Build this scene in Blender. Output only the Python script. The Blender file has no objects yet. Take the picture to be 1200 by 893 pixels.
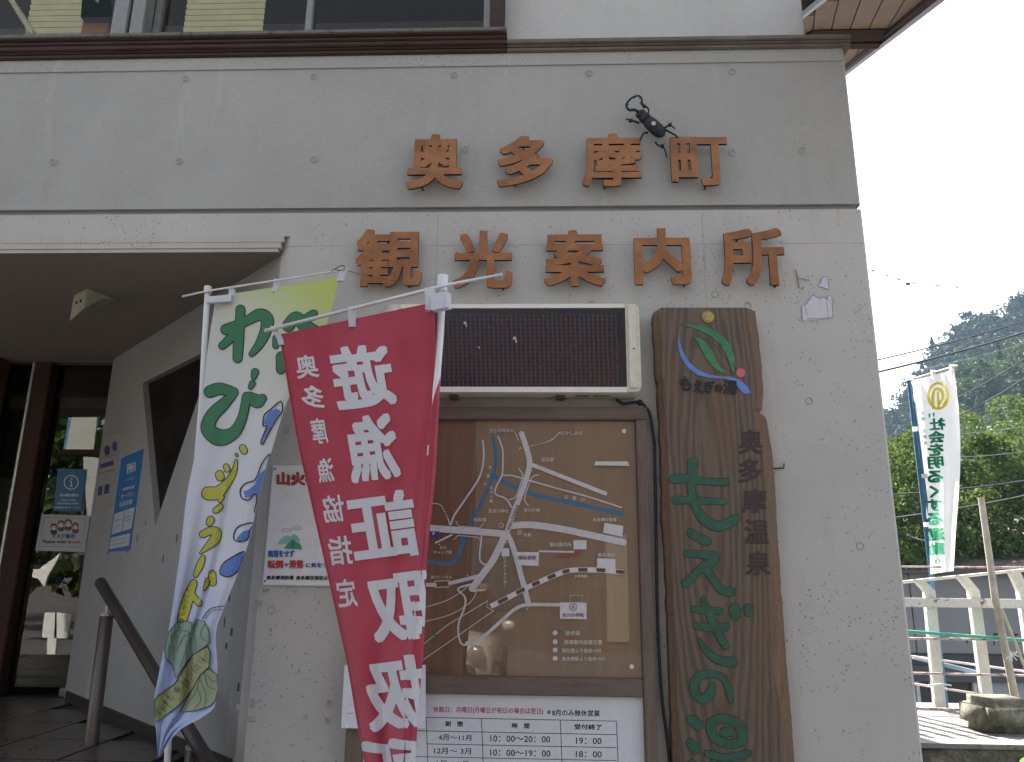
import bpy, bmesh, math, random
from math import sin, cos, tan, radians, pi, atan2, sqrt, floor
from mathutils import Vector, Matrix, noise
import numpy as np
random.seed(7)
S = bpy.context.scene
COL = S.collection

# ------------------------------------------------------------------ camera
FPX = 900.0
PITCH, YAW, ROLL = radians(14.4), radians(2.3), radians(.65)
CAM = Vector((0, -3.2, 1.6))
FW = Vector((-sin(YAW)*cos(PITCH), cos(YAW)*cos(PITCH), sin(PITCH)))
_r = Vector((cos(YAW), sin(YAW), 0)); _u = _r.cross(FW)
RT = _r*cos(ROLL) + _u*sin(ROLL); UP = -_r*sin(ROLL) + _u*cos(ROLL)
cd = bpy.data.cameras.new('camera'); cam = bpy.data.objects.new('camera', cd); COL.objects.link(cam)
cd.sensor_width = 36; cd.lens = 36*FPX/1200; cd.clip_end = 5000; cd.clip_start = .05
M = Matrix((RT, UP, -FW)).transposed().to_4x4(); M.translation = CAM
cam.matrix_world = M
S.camera = cam

# ------------------------------------------------------------------ world, sun, exposure
SUN_EL, SUN_AZ = radians(50), radians(-16)        # azimuth from +Y towards +X: the sun stands behind the building
W = bpy.data.worlds.new('World'); S.world = W; W.use_nodes = True
nt = W.node_tree; nt.nodes.clear()
sky = nt.nodes.new('ShaderNodeTexSky'); sky.sky_type = 'NISHITA'; sky.sun_disc = False
sky.sun_elevation = SUN_EL; sky.sun_rotation = SUN_AZ; sky.dust_density = 3.0; sky.air_density = 1.0
bg = nt.nodes.new('ShaderNodeBackground'); bg.inputs[1].default_value = .125
ow = nt.nodes.new('ShaderNodeOutputWorld')
bw_ = nt.nodes.new('ShaderNodeRGBToBW'); nt.links.new(sky.outputs[0], bw_.inputs[0])
veil = nt.nodes.new('ShaderNodeMix'); veil.data_type = 'RGBA'; veil.inputs[0].default_value = .64      # thin white overcast veil over the blue
tint = nt.nodes.new('ShaderNodeMix'); tint.data_type = 'RGBA'; tint.blend_type = 'MULTIPLY'; tint.inputs[0].default_value = 1; tint.inputs[7].default_value = (1.05, 1.0, .95, 1)
nt.links.new(bw_.outputs[0], tint.inputs[6]); nt.links.new(sky.outputs[0], veil.inputs[6]); nt.links.new(tint.outputs[2], veil.inputs[7])
nt.links.new(veil.outputs[2], bg.inputs[0]); nt.links.new(bg.outputs[0], ow.inputs[0])
sd = bpy.data.lights.new('sun', 'SUN'); sd.energy = 5.0; sd.angle = radians(.5); sd.color = (1, .95, .87)
so = bpy.data.objects.new('sun', sd); COL.objects.link(so)
sdir = Vector((sin(SUN_AZ)*cos(SUN_EL), cos(SUN_AZ)*cos(SUN_EL), sin(SUN_EL)))
so.rotation_euler = sdir.to_track_quat('Z', 'Y').to_euler(); so.location = (0, 0, 40)
S.view_settings.view_transform = 'Standard'; S.view_settings.look = 'None'
S.view_settings.exposure = 2.24; S.view_settings.gamma = 1
S.cycles.max_bounces = 8; S.cycles.transparent_max_bounces = 24

# ------------------------------------------------------------------ measuring: where a sight line meets a plane of the place
def ray(px, py): return FW + RT*((px-600)/FPX) + UP*((446.5-py)/FPX)
def onY(px, py, Y=0.): d = ray(px, py); return CAM + d*((Y-CAM.y)/d.y)
def onZ(px, py, Z=0.): d = ray(px, py); return CAM + d*((Z-CAM.z)/d.z)
class Plane:
    """a flat surface of the building, with its own axes"""
    def __init__(s, o, ux, n=None):
        s.o = Vector(o); s.ux = Vector(ux).normalized(); s.uz = Vector((0, 0, 1)); s.n = s.uz.cross(s.ux)*-1
        if s.n.dot(CAM-s.o) < 0: s.n = -s.n
    def uv(s, px, py):
        d = ray(px, py); t = (s.o-CAM).dot(s.n)/d.dot(s.n); p = CAM+d*t-s.o
        return p.dot(s.ux), p.dot(s.uz)
    def at(s, u, v, h=0.): return s.o + s.ux*u + s.uz*v + s.n*h
    def px(s, px, py, h=0.): return s.at(*s.uv(px, py), h)
def wallplane(Y): return Plane((0, Y, 0), (1, 0, 0))
FR = wallplane(0)
SP0, SP1 = Vector((-1.20, .04, 0)), Vector((-2.904, 1.734, 0))
SPL = Plane(SP0, SP1-SP0)
SPL.ux = (SP0-SP1).normalized()                    # u grows to the right in the picture
DOORY = 1.86
DR = wallplane(DOORY)

# ------------------------------------------------------------------ materials
MC = {}
def newmat(name):
    m = bpy.data.materials.new(name); m.use_nodes = True
    return m, m.node_tree, m.node_tree.nodes['Principled BSDF']
def N(t, kind, **kw):
    n = t.nodes.new(kind)
    for k, v in kw.items():
        if k.startswith('i_'):
            n.inputs[int(k[2:]) if k[2:].isdigit() else k[2:].replace('_', ' ')].default_value = v
        else: setattr(n, k, v)
    return n
def ramp(t, fac, stops, interp='LINEAR'):
    r = t.nodes.new('ShaderNodeValToRGB'); r.color_ramp.interpolation = interp
    el = r.color_ramp.elements
    while len(el) < len(stops): el.new(.5)
    for e, (p, c) in zip(el, stops):
        e.position = p; e.color = c if len(c) == 4 else (*c, 1)
    t.links.new(fac, r.inputs[0]); return r
def mixc(t, fac, a, b, mode='MIX'):
    n = t.nodes.new('ShaderNodeMix'); n.data_type = 'RGBA'; n.blend_type = mode
    for s_, v in ((0, fac), (6, a), (7, b)):
        if hasattr(v, 'links'): t.links.new(v, n.inputs[s_])
        else: n.inputs[s_].default_value = v if s_ == 0 else (*v, 1)[:4]
    return n.outputs[2]
def mathn(t, op, a, b=None, clamp=False):
    n = t.nodes.new('ShaderNodeMath'); n.operation = op; n.use_clamp = clamp
    for i, v in enumerate((a, b)):
        if v is None: continue
        if hasattr(v, 'links'): t.links.new(v, n.inputs[i])
        else: n.inputs[i].default_value = v
    return n.outputs[0]
def coords(t, scale=(1, 1, 1)):
    g = t.nodes.new('ShaderNodeNewGeometry'); mp = t.nodes.new('ShaderNodeMapping'); mp.inputs[3].default_value = scale
    t.links.new(g.outputs[0], mp.inputs[0]); return mp.outputs[0]
def noisen(t, vec, scale, detail=4, rough=.6, dist=0.):
    n = t.nodes.new('ShaderNodeTexNoise'); t.links.new(vec, n.inputs['Vector'])
    n.inputs['Scale'].default_value = scale; n.inputs['Detail'].default_value = detail
    n.inputs['Roughness'].default_value = rough; n.inputs['Distortion'].default_value = dist
    return n.outputs[0]
def bump(t, b, h, strength=.3, dist=.01):
    n = t.nodes.new('ShaderNodeBump'); n.inputs['Strength'].default_value = strength; n.inputs['Distance'].default_value = dist
    t.links.new(h, n.inputs['Height']); t.links.new(n.outputs[0], b.inputs['Normal'])
def plain(name, c, rough=.6, var=.12, scale=14, metal=0., b_=.12, coat=0., spec=.5):
    if name in MC: return MC[name]
    m, t, b = newmat(name); v = coords(t)
    n1 = noisen(t, v, scale, 5, .65)
    r = ramp(t, n1, [(.3, tuple(x*(1-var) for x in c)), (.7, tuple(min(1, x*(1+var)) for x in c))])
    t.links.new(r.outputs[0], b.inputs['Base Color'])
    rr = mathn(t, 'MULTIPLY_ADD', n1, .2); t.nodes[-1].inputs[2].default_value = rough-.1
    t.links.new(rr, b.inputs['Roughness'])
    b.inputs['Metallic'].default_value = metal; b.inputs['Coat Weight'].default_value = coat
    b.inputs['Specular IOR Level'].default_value = spec
    if b_: bump(t, b, noisen(t, v, scale*6, 3), b_, .004)
    MC[name] = m; return m
def paint(name, c, rough=.5, dirt=.15):
    """flat print or paint with a little wear"""
    if name in MC: return MC[name]
    m, t, b = newmat(name); v = coords(t)
    r = ramp(t, noisen(t, v, 60, 6, .7), [(.35, tuple(x*(1-dirt) for x in c)), (.6, c)])
    t.links.new(r.outputs[0], b.inputs['Base Color']); b.inputs['Roughness'].default_value = rough
    b.inputs['Specular IOR Level'].default_value = .3
    MC[name] = m; return m
def concrete(name, base=(.40, .395, .375), pores=True, seams=False, stain=.5):
    m, t, b = newmat(name); v = coords(t)
    big = noisen(t, v, .9, 6, .65, .4); mid = noisen(t, v, 5, 6, .7)
    streak = noisen(t, coords(t, (4.5, 4.5, .55)), 1.6, 5, .7, .3)
    c = ramp(t, big, [(.3, tuple(x*.86 for x in base)), (.7, tuple(x*1.08 for x in base))]).outputs[0]
    c = mixc(t, mathn(t, 'MULTIPLY', ramp(t, mid, [(.35, (0, 0, 0)), (.75, (1, 1, 1))]).outputs[0], .25), c, tuple(x*1.18 for x in base))
    # pale vertical runs of lime
    c = mixc(t, mathn(t, 'MULTIPLY', ramp(t, streak, [(.6, (0, 0, 0)), (.74, (1, 1, 1))]).outputs[0], .22*stain/.5), c, (.56, .55, .52))
    dk = noisen(t, coords(t, (2.2, 2.2, .5)), 2.2, 6, .75, .5)
    c = mixc(t, mathn(t, 'MULTIPLY', ramp(t, dk, [(.55, (0, 0, 0)), (.8, (1, 1, 1))]).outputs[0], .42*stain/.5), c, (.22, .205, .19))
    fine = noisen(t, v, 90, 4, .8)
    c = mixc(t, .12, c, ramp(t, fine, [(.3, (.25, .25, .24)), (.7, (.6, .6, .58))]).outputs[0])
    hgt = mathn(t, 'MULTIPLY', fine, .3)
    if pores:
        mask = ramp(t, noisen(t, v, 1.9, 4, .6), [(.46, (0, 0, 0)), (.68, (1, 1, 1))]).outputs[0]
        tot = None
        for sc, rad, den in ((26, .10, .6), (48, .17, .85), (95, .27, 1.15), (12, .055, .3)):
            vo = t.nodes.new('ShaderNodeTexVoronoi'); vo.inputs['Scale'].default_value = sc; t.links.new(v, vo.inputs['Vector'])
            sep = t.nodes.new('ShaderNodeSeparateColor'); t.links.new(vo.outputs['Color'], sep.inputs[0])
            thr = mathn(t, 'MULTIPLY_ADD', mask, -.42*den); t.nodes[-1].inputs[2].default_value = .985
            on = mathn(t, 'GREATER_THAN', sep.outputs[0], thr)
            rr = mathn(t, 'MULTIPLY', sep.outputs[1], rad)
            rr = mathn(t, 'ADD', rr, rad*.35)
            hit = mathn(t, 'MULTIPLY', on, mathn(t, 'LESS_THAN', vo.outputs['Distance'], rr))
            tot = hit if tot is None else mathn(t, 'MAXIMUM', tot, hit)
        c = mixc(t, mathn(t, 'MULTIPLY', tot, .52), c, (.09, .08, .07))
        hgt = mathn(t, 'SUBTRACT', hgt, mathn(t, 'MULTIPLY', tot, 1.5))
    if seams:
        g = t.nodes.new('ShaderNodeNewGeometry'); sx = t.nodes.new('ShaderNodeSeparateXYZ'); t.links.new(g.outputs[0], sx.inputs[0])
        tot = None
        for ax, pos, lo in ((0, -.475, 1), (0, .12, 1), (0, .72, 1), (2, 3.055, 0)):
            d = mathn(t, 'ABSOLUTE', mathn(t, 'SUBTRACT', sx.outputs[ax], pos))
            h = mathn(t, 'LESS_THAN', d, .0028)
            if lo: h = mathn(t, 'MULTIPLY', h, mathn(t, 'LESS_THAN', sx.outputs[2], 3.2))
            h = mathn(t, 'MULTIPLY', h, ramp(t, mid, [(.38, (.1, .1, .1)), (.6, (1, 1, 1))]).outputs[0])
            tot = h if tot is None else mathn(t, 'MAXIMUM', tot, h)
        c = mixc(t, mathn(t, 'MULTIPLY', tot, .55), c, (.17, .16, .15))
        hgt = mathn(t, 'SUBTRACT', hgt, tot)
    t.links.new(c, b.inputs['Base Color']); b.inputs['Roughness'].default_value = .85
    b.inputs['Specular IOR Level'].default_value = .25
    bump(t, b, hgt, .35, .004)
    MC[name] = m; return m
def wood(name, c1, c2, axis=2, sc=9, rough=.75, grey=None, stretch=.06, spec=.3):
    if name in MC: return MC[name]
    m, t, b = newmat(name)
    s = [1, 1, 1]; s[axis] = stretch
    v = coords(t, tuple(s))
    w = noisen(t, v, sc*3, 6, .7, 1.2); f = noisen(t, v, sc*22, 4, .8)
    c = ramp(t, w, [(.28, c1), (.5, tuple((a+b_)/2 for a, b_ in zip(c1, c2))), (.72, c2)]).outputs[0]
    c = mixc(t, .35, c, ramp(t, f, [(.35, tuple(x*.55 for x in c1)), (.65, tuple(min(1, x*1.15) for x in c2))]).outputs[0])
    if grey:
        g = noisen(t, coords(t), 4, 5, .7)
        c = mixc(t, mathn(t, 'MULTIPLY', ramp(t, g, [(.35, (0, 0, 0)), (.7, (1, 1, 1))]).outputs[0], .6), c, grey)
    t.links.new(c, b.inputs['Base Color']); b.inputs['Roughness'].default_value = rough; b.inputs['Specular IOR Level'].default_value = spec
    bump(t, b, mathn(t, 'ADD', w, mathn(t, 'MULTIPLY', f, .6)), .5, .004)
    MC[name] = m; return m
def cloth(name, c, c2=None, trans=.35, weave=.25):
    if name in MC: return MC[name]
    m, t, b = newmat(name); v = coords(t)
    r = ramp(t, noisen(t, v, 5, 4, .6), [(.3, c), (.7, c2 or tuple(min(1, x*1.06) for x in c))])
    col = r.outputs[0]
    if name == 'banner_white_cloth':                # the green banner fades from leaf yellow at its top corner to white and pale blue below
        g = t.nodes.new('ShaderNodeNewGeometry'); sx = t.nodes.new('ShaderNodeSeparateXYZ'); t.links.new(g.outputs[0], sx.inputs[0])
        k = mathn(t, 'ADD', mathn(t, 'MULTIPLY', sx.outputs[2], 1.0), mathn(t, 'MULTIPLY', sx.outputs[0], .8))
        col = ramp(t, mathn(t, 'MULTIPLY_ADD', k, .5), [(.0, (.40, .49, .72)), (.2, (.60, .62, .72)), (.5, (.62, .63, .64)), (.72, (.58, .61, .50)), (.86, (.50, .57, .20)), (1.0, (.50, .58, .10))]).outputs[0]
        for n_ in t.nodes:
            if n_.type == 'MATH' and n_.operation == 'MULTIPLY_ADD' and n_.outputs[0].links: n_.inputs[2].default_value = -.12
    t.links.new(col, b.inputs['Base Color']); b.inputs['Roughness'].default_value = .8; b.inputs['Specular IOR Level'].default_value = .2
    b.inputs['Sheen Weight'].default_value = .15
    wv = noisen(t, v, 420, 2, .5); wr = noisen(t, v, 11, 5, .7, .6)
    bump(t, b, mathn(t, 'ADD', mathn(t, 'MULTIPLY', wv, .15), mathn(t, 'MULTIPLY', wr, 1.2)), weave, .012)
    tr = t.nodes.new('ShaderNodeBsdfTranslucent'); t.links.new(col, tr.inputs[0])
    mx = t.nodes.new('ShaderNodeMixShader'); mx.inputs[0].default_value = trans
    out = t.nodes['Material Output']
    t.links.new(b.outputs[0], mx.inputs[1]); t.links.new(tr.outputs[0], mx.inputs[2]); t.links.new(mx.outputs[0], out.inputs[0])
    MC[name] = m; return m
def glass(name, tint=(.8, .85, .82), refl=1.5):
    if name in MC: return MC[name]
    m = bpy.data.materials.new(name); m.use_nodes = True; t = m.node_tree; t.nodes.remove(t.nodes['Principled BSDF'])
    g = t.nodes.new('ShaderNodeBsdfGlossy'); g.inputs['Roughness'].default_value = .01
    tr = t.nodes.new('ShaderNodeBsdfTransparent'); tr.inputs[0].default_value = (*tint, 1)
    fr = t.nodes.new('ShaderNodeFresnel'); fr.inputs[0].default_value = refl
    v = coords(t); bm_ = t.nodes.new('ShaderNodeBump'); bm_.inputs['Strength'].default_value = .02; bm_.inputs['Distance'].default_value = .01
    t.links.new(noisen(t, v, 3, 2), bm_.inputs['Height']); t.links.new(bm_.outputs[0], g.inputs['Normal'])
    mx = t.nodes.new('ShaderNodeMixShader')
    t.links.new(fr.outputs[0], mx.inputs[0]); t.links.new(tr.outputs[0], mx.inputs[1]); t.links.new(g.outputs[0], mx.inputs[2])
    t.links.new(mx.outputs[0], t.nodes['Material Output'].inputs[0])
    MC[name] = m; return m
def rusty(name, c, rust=(.16, .05, .03), amt=.6, rough=.5):
    if name in MC: return MC[name]
    m, t, b = newmat(name); v = coords(t)
    k = ramp(t, noisen(t, v, 16, 7, .75, .5), [(amt, (0, 0, 0)), (amt+.05, (1, 1, 1))]).outputs[0]
    base = ramp(t, noisen(t, v, 40, 4), [(.3, tuple(x*.82 for x in c)), (.7, c)]).outputs[0]
    t.links.new(mixc(t, k, base, rust), b.inputs['Base Color']); b.inputs['Roughness'].default_value = rough
    bump(t, b, k, .2, .003); MC[name] = m; return m

wallm = concrete('front_concrete', (.415, .405, .385), seams=True)
bandm = concrete('band_concrete', (.315, .312, .298))
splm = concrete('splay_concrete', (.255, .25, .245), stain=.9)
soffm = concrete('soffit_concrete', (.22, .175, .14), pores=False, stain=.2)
plast = concrete('upper_plaster', (.47, .465, .45), pores=True, stain=.3)
wledge = wood('ledge_wood', (.032, .016, .013), (.062, .032, .026), 0, 5, grey=(.06, .048, .042))
frame_w = wood('weathered_frame_wood', (.085, .055, .042), (.17, .13, .105), 0, 8, grey=(.16, .145, .13))
frame_v = wood('weathered_frame_wood_upright', (.085, .055, .042), (.17, .13, .105), 2, 8, grey=(.16, .145, .13))
darkw = wood('dark_door_wood', (.022, .010, .008), (.05, .02, .013), 2, 7)
brownw = wood('brown_door_wood', (.06, .022, .012), (.11, .04, .02), 2, 7)
alum = plain('grey_aluminium', (.20, .20, .19), .45, .15, 30, .4)
copper = None
def copperm():
    m, t, b = newmat('aged_copper'); v = coords(t)
    c = ramp(t, noisen(t, v, 7, 5, .7), [(.3, (.155, .068, .030)), (.7, (.33, .15, .065))]).outputs[0]
    c = mixc(t, mathn(t, 'MULTIPLY', ramp(t, noisen(t, v, 26, 6, .8), [(.62, (0, 0, 0)), (.72, (1, 1, 1))]).outputs[0], .5), c, (.70, .40, .22))
    t.links.new(c, b.inputs['Base Color']); b.inputs['Metallic'].default_value = .75; b.inputs['Roughness'].default_value = .36
    bump(t, b, noisen(t, v, 60, 3), .1, .003); return m
copper = copperm()
copper_edge = plain('dark_copper_edge', (.07, .03, .02), .6, .2, 40, .3)
iron = plain('black_iron', (.022, .023, .024), .5, .4, 90, .5, .6)
white_pl = plain('white_plastic_pole', (.62, .63, .66), .35, .06, 20)
cream = rusty('cream_housing', (.62, .60, .50), (.24, .12, .05), .66)
blackm = plain('black_rubber', (.012, .012, .014), .5, .2)

# ------------------------------------------------------------------ building objects
WL = {}
def thing(name, label, cat, loc, group=None):
    o = bpy.data.objects.new(name, None); COL.objects.link(o); o.location = loc; o.empty_display_size = .1
    o['label'] = label; o['category'] = cat
    if group: o['group'] = group
    WL[o.name] = Vector(loc); return o
def mesh(name, vs, fs, mat, parent=None, smooth=False, mi=None, kind=None, label=None):
    off = WL[parent.name] if parent else Vector((0, 0, 0))
    me = bpy.data.meshes.new(name); me.from_pydata([tuple(Vector(v)-off) for v in vs], [], fs)
    for m in (mat if isinstance(mat, (list, tuple)) else [mat]): me.materials.append(m)
    if mi is not None: me.polygons.foreach_set('material_index', mi)
    if smooth: me.polygons.foreach_set('use_smooth', [True]*len(me.polygons))
    me.update()
    o = bpy.data.objects.new(name, me); COL.objects.link(o); o.parent = parent
    WL[o.name] = off
    if kind: o['kind'] = kind
    if label: o['label'] = label
    return o
def solo(name, vs, fs, mat, label, cat, loc, group=None, **k):
    t = mesh(name, [Vector(v)-Vector(loc) for v in vs], fs, mat, None, **k); t.location = loc; WL[t.name] = Vector(loc)
    t['label'] = label; t['category'] = cat
    if group: t['group'] = group
    return t
class G:
    """collects geometry for one part"""
    def __init__(s): s.v = []; s.f = []; s.m = []
    def add(s, vs, fs, mi=0):
        n = len(s.v); s.v += [Vector(v) for v in vs]; s.f += [tuple(i+n for i in f) for f in fs]; s.m += [mi]*len(fs); return s
    def box(s, a, b, mi=0):
        (x0, y0, z0), (x1, y1, z1) = a, b
        vs = [(x, y, z) for z in (z0, z1) for y in (y0, y1) for x in (x0, x1)]
        return s.add(vs, [(0, 2, 3, 1), (4, 5, 7, 6), (0, 1, 5, 4), (2, 6, 7, 3), (0, 4, 6, 2), (1, 3, 7, 5)], mi)
    def bbox(s, a, b, bev=.004, mi=0):
        """box with chamfered edges"""
        bm = bmesh.new(); bmesh.ops.create_cube(bm, size=1)
        c = [(p+q)/2 for p, q in zip(a, b)]; d = [abs(q-p) for p, q in zip(a, b)]
        for v in bm.verts: v.co = Vector([c[i]+v.co[i]*d[i] for i in range(3)])
        bmesh.ops.bevel(bm, geom=bm.edges[:], offset=min(bev, min(d)*.45), segments=2, affect='EDGES')
        s.add([v.co.copy() for v in bm.verts], [[v.index for v in f.verts] for f in bm.faces] if bm.verts.index_update() is None else [], mi)
        bm.free(); return s
    def tube(s, pts, r, seg=10, mi=0, cap=True, r1=None):
        pts = [Vector(p) for p in pts]; n = len(pts); base = len(s.v); prev = None
        for i, p in enumerate(pts):
            d = (pts[min(i+1, n-1)]-pts[max(i-1, 0)]).normalized()
            a = prev if prev is not None and abs(prev.dot(d)) < .99 else (Vector((0, 0, 1)) if abs(d.z) < .9 else Vector((1, 0, 0)))
            a = (a-d*a.dot(d)).normalized(); prev = a; b = d.cross(a)
            rr = r[i] if isinstance(r, (list, tuple)) else (r if r1 is None else r+(r1-r)*i/(n-1))
            for k in range(seg):
                t = 2*pi*k/seg; s.v.append(p+(a*cos(t)+b*sin(t))*rr)
        for i in range(n-1):
            for k in range(seg):
                k2 = (k+1) % seg; s.f.append((base+i*seg+k, base+i*seg+k2, base+(i+1)*seg+k2, base+(i+1)*seg+k)); s.m.append(mi)
        if cap:
            s.f.append(tuple(base+k for k in reversed(range(seg)))); s.f.append(tuple(base+(n-1)*seg+k for k in range(seg))); s.m += [mi, mi]
        return s
    def bar(s, p, q, w, h, up=(0, 0, 1), mi=0):
        p, q = Vector(p), Vector(q); d = (q-p).normalized(); a = d.cross(Vector(up)).normalized()*w/2; b = a.cross(d).normalized()*h/2
        vs = [p-a-b, p+a-b, p+a+b, p-a+b, q-a-b, q+a-b, q+a+b, q-a+b]
        return s.add(vs, [(0, 3, 2, 1), (4, 5, 6, 7), (0, 1, 5, 4), (1, 2, 6, 5), (2, 3, 7, 6), (3, 0, 4, 7)], mi)
    def ball(s, c, r, seg=12, rings=8, mi=0, ax=None, R=None):
        c = Vector(c); ax = ax or (1, 1, 1); base = len(s.v)
        for i in range(1, rings):
            ph = pi*i/rings
            for k in range(seg):
                t = 2*pi*k/seg; v = Vector((sin(ph)*cos(t)*r*ax[0], sin(ph)*sin(t)*r*ax[1], cos(ph)*r*ax[2]))
                s.v.append(c+(R @ v if R else v))
        for z in (1, -1):
            v = Vector((0, 0, z*r*ax[2])); s.v.append(c+(R @ v if R else v))
        for i in range(rings-2):
            for k in range(seg):
                k2 = (k+1) % seg; s.f.append((base+i*seg+k, base+(i+1)*seg+k, base+(i+1)*seg+k2, base+i*seg+k2)); s.m.append(mi)
        t_, b_ = base+(rings-1)*seg, base+(rings-1)*seg+1
        for k in range(seg):
            k2 = (k+1) % seg; s.f.append((t_, base+k, base+k2)); s.f.append((b_, base+(rings-2)*seg+k2, base+(rings-2)*seg+k)); s.m += [mi, mi]
        return s
    def build(s, name, mat, parent=None, smooth=False, **k): return mesh(name, s.v, s.f, mat, parent, smooth, s.m, **k)
    def solo(s, name, mat, label, cat, loc, group=None, smooth=False, **k): return solo(name, s.v, s.f, mat, label, cat, loc, group, smooth=smooth, mi=s.m, **k)
def slab(pl, poly, h0, h1, g=None, mi=0, uvs=False):
    """a traced outline given real thickness: poly in picture pixels of plane pl (or plane coordinates), h0..h1 above the plane"""
    P = poly if uvs else [pl.uv(*p) for p in poly]; g = g or G(); n = len(P)
    ar = sum(P[i][0]*P[(i+1) % n][1]-P[(i+1) % n][0]*P[i][1] for i in range(n))
    if ar < 0: P = P[::-1]
    tri = tess(P)
    vs = [pl.at(u, v, h1) for u, v in P]+[pl.at(u, v, h0) for u, v in P]
    g.add(vs, [t for t in tri]+[(i, i+n, (i+1) % n+n, (i+1) % n) for i in range(n)]+[tuple(j+n for j in reversed(t)) for t in tri], mi); return g
def tess(P):
    from mathutils.geometry import tessellate_polygon
    return [tuple(t) for t in tessellate_polygon([[Vector((p[0], p[1], 0)) for p in P]])]
def spline(pts, k=5, closed=False):
    out = []; n = len(pts); pts = [tuple(p) for p in pts]; L = len(pts[0])
    for i in range(n if closed else n-1):
        a, b, c, d = (pts[(i-1) % n], pts[i], pts[(i+1) % n], pts[(i+2) % n]) if closed else (pts[max(i-1, 0)], pts[i], pts[i+1], pts[min(i+2, n-1)])
        for j in range(k):
            t = j/k; out.append(tuple(.5*((2*b[q])+(-a[q]+c[q])*t+(2*a[q]-5*b[q]+4*c[q]-d[q])*t*t+(-a[q]+3*b[q]-3*c[q]+d[q])*t**3) for q in range(L)))
    if not closed: out.append(pts[-1])
    return out
# ---- flat print in picture coordinates -> list of (2-D verts, tris)
def ribbon(pts, w, smooth=True, cap=True):
    p = spline([(*q, w) if len(q) == 2 else q for q in pts]) if smooth and len(pts) > 2 else [(*q, w) if len(q) == 2 else q for q in pts]
    V = []; F = []; n = len(p)
    for i in range(n):
        a = p[max(i-1, 0)]; b = p[min(i+1, n-1)]; dx, dy = b[0]-a[0], b[1]-a[1]; l = sqrt(dx*dx+dy*dy) or 1
        nx, ny = -dy/l, dx/l; h = p[i][2]/2
        V += [(p[i][0]+nx*h, p[i][1]+ny*h, i*.00001), (p[i][0]-nx*h, p[i][1]-ny*h, i*.00001)]
    for i in range(n-1): F.append((2*i, 2*i+1, 2*i+3, 2*i+2))
    if cap:
        for e, i0 in ((0, 1), (n-1, n-2)):
            cx, cy, r = p[e][0], p[e][1], p[e][2]/2; a0 = atan2(V[2*e][1]-cy, V[2*e][0]-cx)
            dirx, diry = p[e][0]-p[i0][0], p[e][1]-p[i0][1]
            sg = 1 if cos(a0+pi/2)*dirx+sin(a0+pi/2)*diry > 0 else -1
            b = len(V); V.append((cx, cy, e*.00001)); V += [(cx+r*cos(a0+sg*pi*k/7), cy+r*sin(a0+sg*pi*k/7), e*.00001) for k in range(8)]
            F += [(b, b+1+k, b+2+k) for k in range(7)]
    return V, F
_tc = {}
def glyphs(body, bold=0., extr=0., res=3):
    key = (body, bold, extr)
    if key in _tc: return _tc[key]
    c = bpy.data.curves.new('tmp', 'FONT'); c.body = body; c.resolution_u = res; c.offset = bold; c.extrude = extr
    o = bpy.data.objects.new('tmp', c); COL.objects.link(o)
    me = o.evaluated_get(bpy.context.evaluated_depsgraph_get()).to_mesh()
    me.calc_loop_triangles()
    V = [tuple(v.co) for v in me.vertices]; F = [tuple(t.vertices) for t in me.loop_triangles]
    bpy.data.objects.remove(o); bpy.data.curves.remove(c)
    xs = [v[0] for v in V] or [0, 1]; ys = [v[1] for v in V] or [0, 1]
    _tc[key] = (V, F, (min(xs), min(ys), max(xs), max(ys))); return _tc[key]
SHIFT = [[(0, 0)], [(-1, -1), (1, 1), (-1, 1), (1, -1)], [(0, 0), (-1, -1), (1, 1), (-1, 1), (1, -1), (0, 1), (0, -1), (1, 0), (-1, 0)]]
def text2(body, cx, cy, w=None, h=None, bold=.01, rot=0., mirror=False, shx=0., shy=0.):
    """flat lettering, bounding box w x h (pixels) round cx, cy"""
    V0, F0, (x0, y0, x1, y1) = glyphs(body)
    x0 -= bold; y0 -= bold; x1 += bold; y1 += bold
    V = []; F = []
    for q, (sx, sy) in enumerate(SHIFT[0 if bold < .006 else 1 if bold < .02 else 2]):
        F += [tuple(i+len(V) for i in f) for f in F0]; V += [(v[0]+sx*bold, v[1]+sy*bold, q*.00006) for v in V0]
    W_, H_ = x1-x0, y1-y0
    if w is None: w = h*W_/H_
    if h is None: h = w*H_/W_
    out = []
    for x, y, zq in V:
        a = ((x-x0)/W_-.5)*w; b = -((y-y0)/H_-.5)*h
        if mirror: a = -a
        a, b = a+shx*b, b+shy*a
        out.append((cx+a*cos(rot)-b*sin(rot), cy+a*sin(rot)+b*cos(rot), zq))
    return out, F
def disc(cx, cy, r, ry=None, n=18):
    return [(cx, cy)]+[(cx+r*cos(2*pi*k/n), cy+(ry or r)*sin(2*pi*k/n)) for k in range(n)], [(0, 1+k, 1+(k+1) % n) for k in range(n)]
def ring(cx, cy, r, w, n=24, ry=None):
    ry = ry or r
    V = [(cx+(r+s*w/2)*cos(2*pi*k/n), cy+(ry+s*w/2)*sin(2*pi*k/n)) for k in range(n) for s in (-1, 1)]
    return V, [(2*k, 2*k+1, (2*k+3) % (2*n), (2*k+2) % (2*n)) for k in range(n)]
def polyg(pts): return [tuple(p) for p in pts], tess(pts)
def outl(pts, w): return ribbon(list(pts)+[pts[0]], w, smooth=False)
def on(pl, h): return lambda x, y: pl.px(x, y, h)
def prints(name, items, mapf, mat, parent, **k):
    """join flat prints into one part. mapf maps picture px to 3-D"""
    g = G()
    for V, F in items: g.add([mapf(*v) for v in V], F)
    return g.build(name, mat, parent, **k)
def layered(items, pl, h, step=.00015):
    g = G()
    for i, (V, F) in enumerate(items): g.add([pl.px(v[0], v[1], h+i*step+(v[2] if len(v) > 2 else 0)) for v in V], F)
    return g

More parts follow.
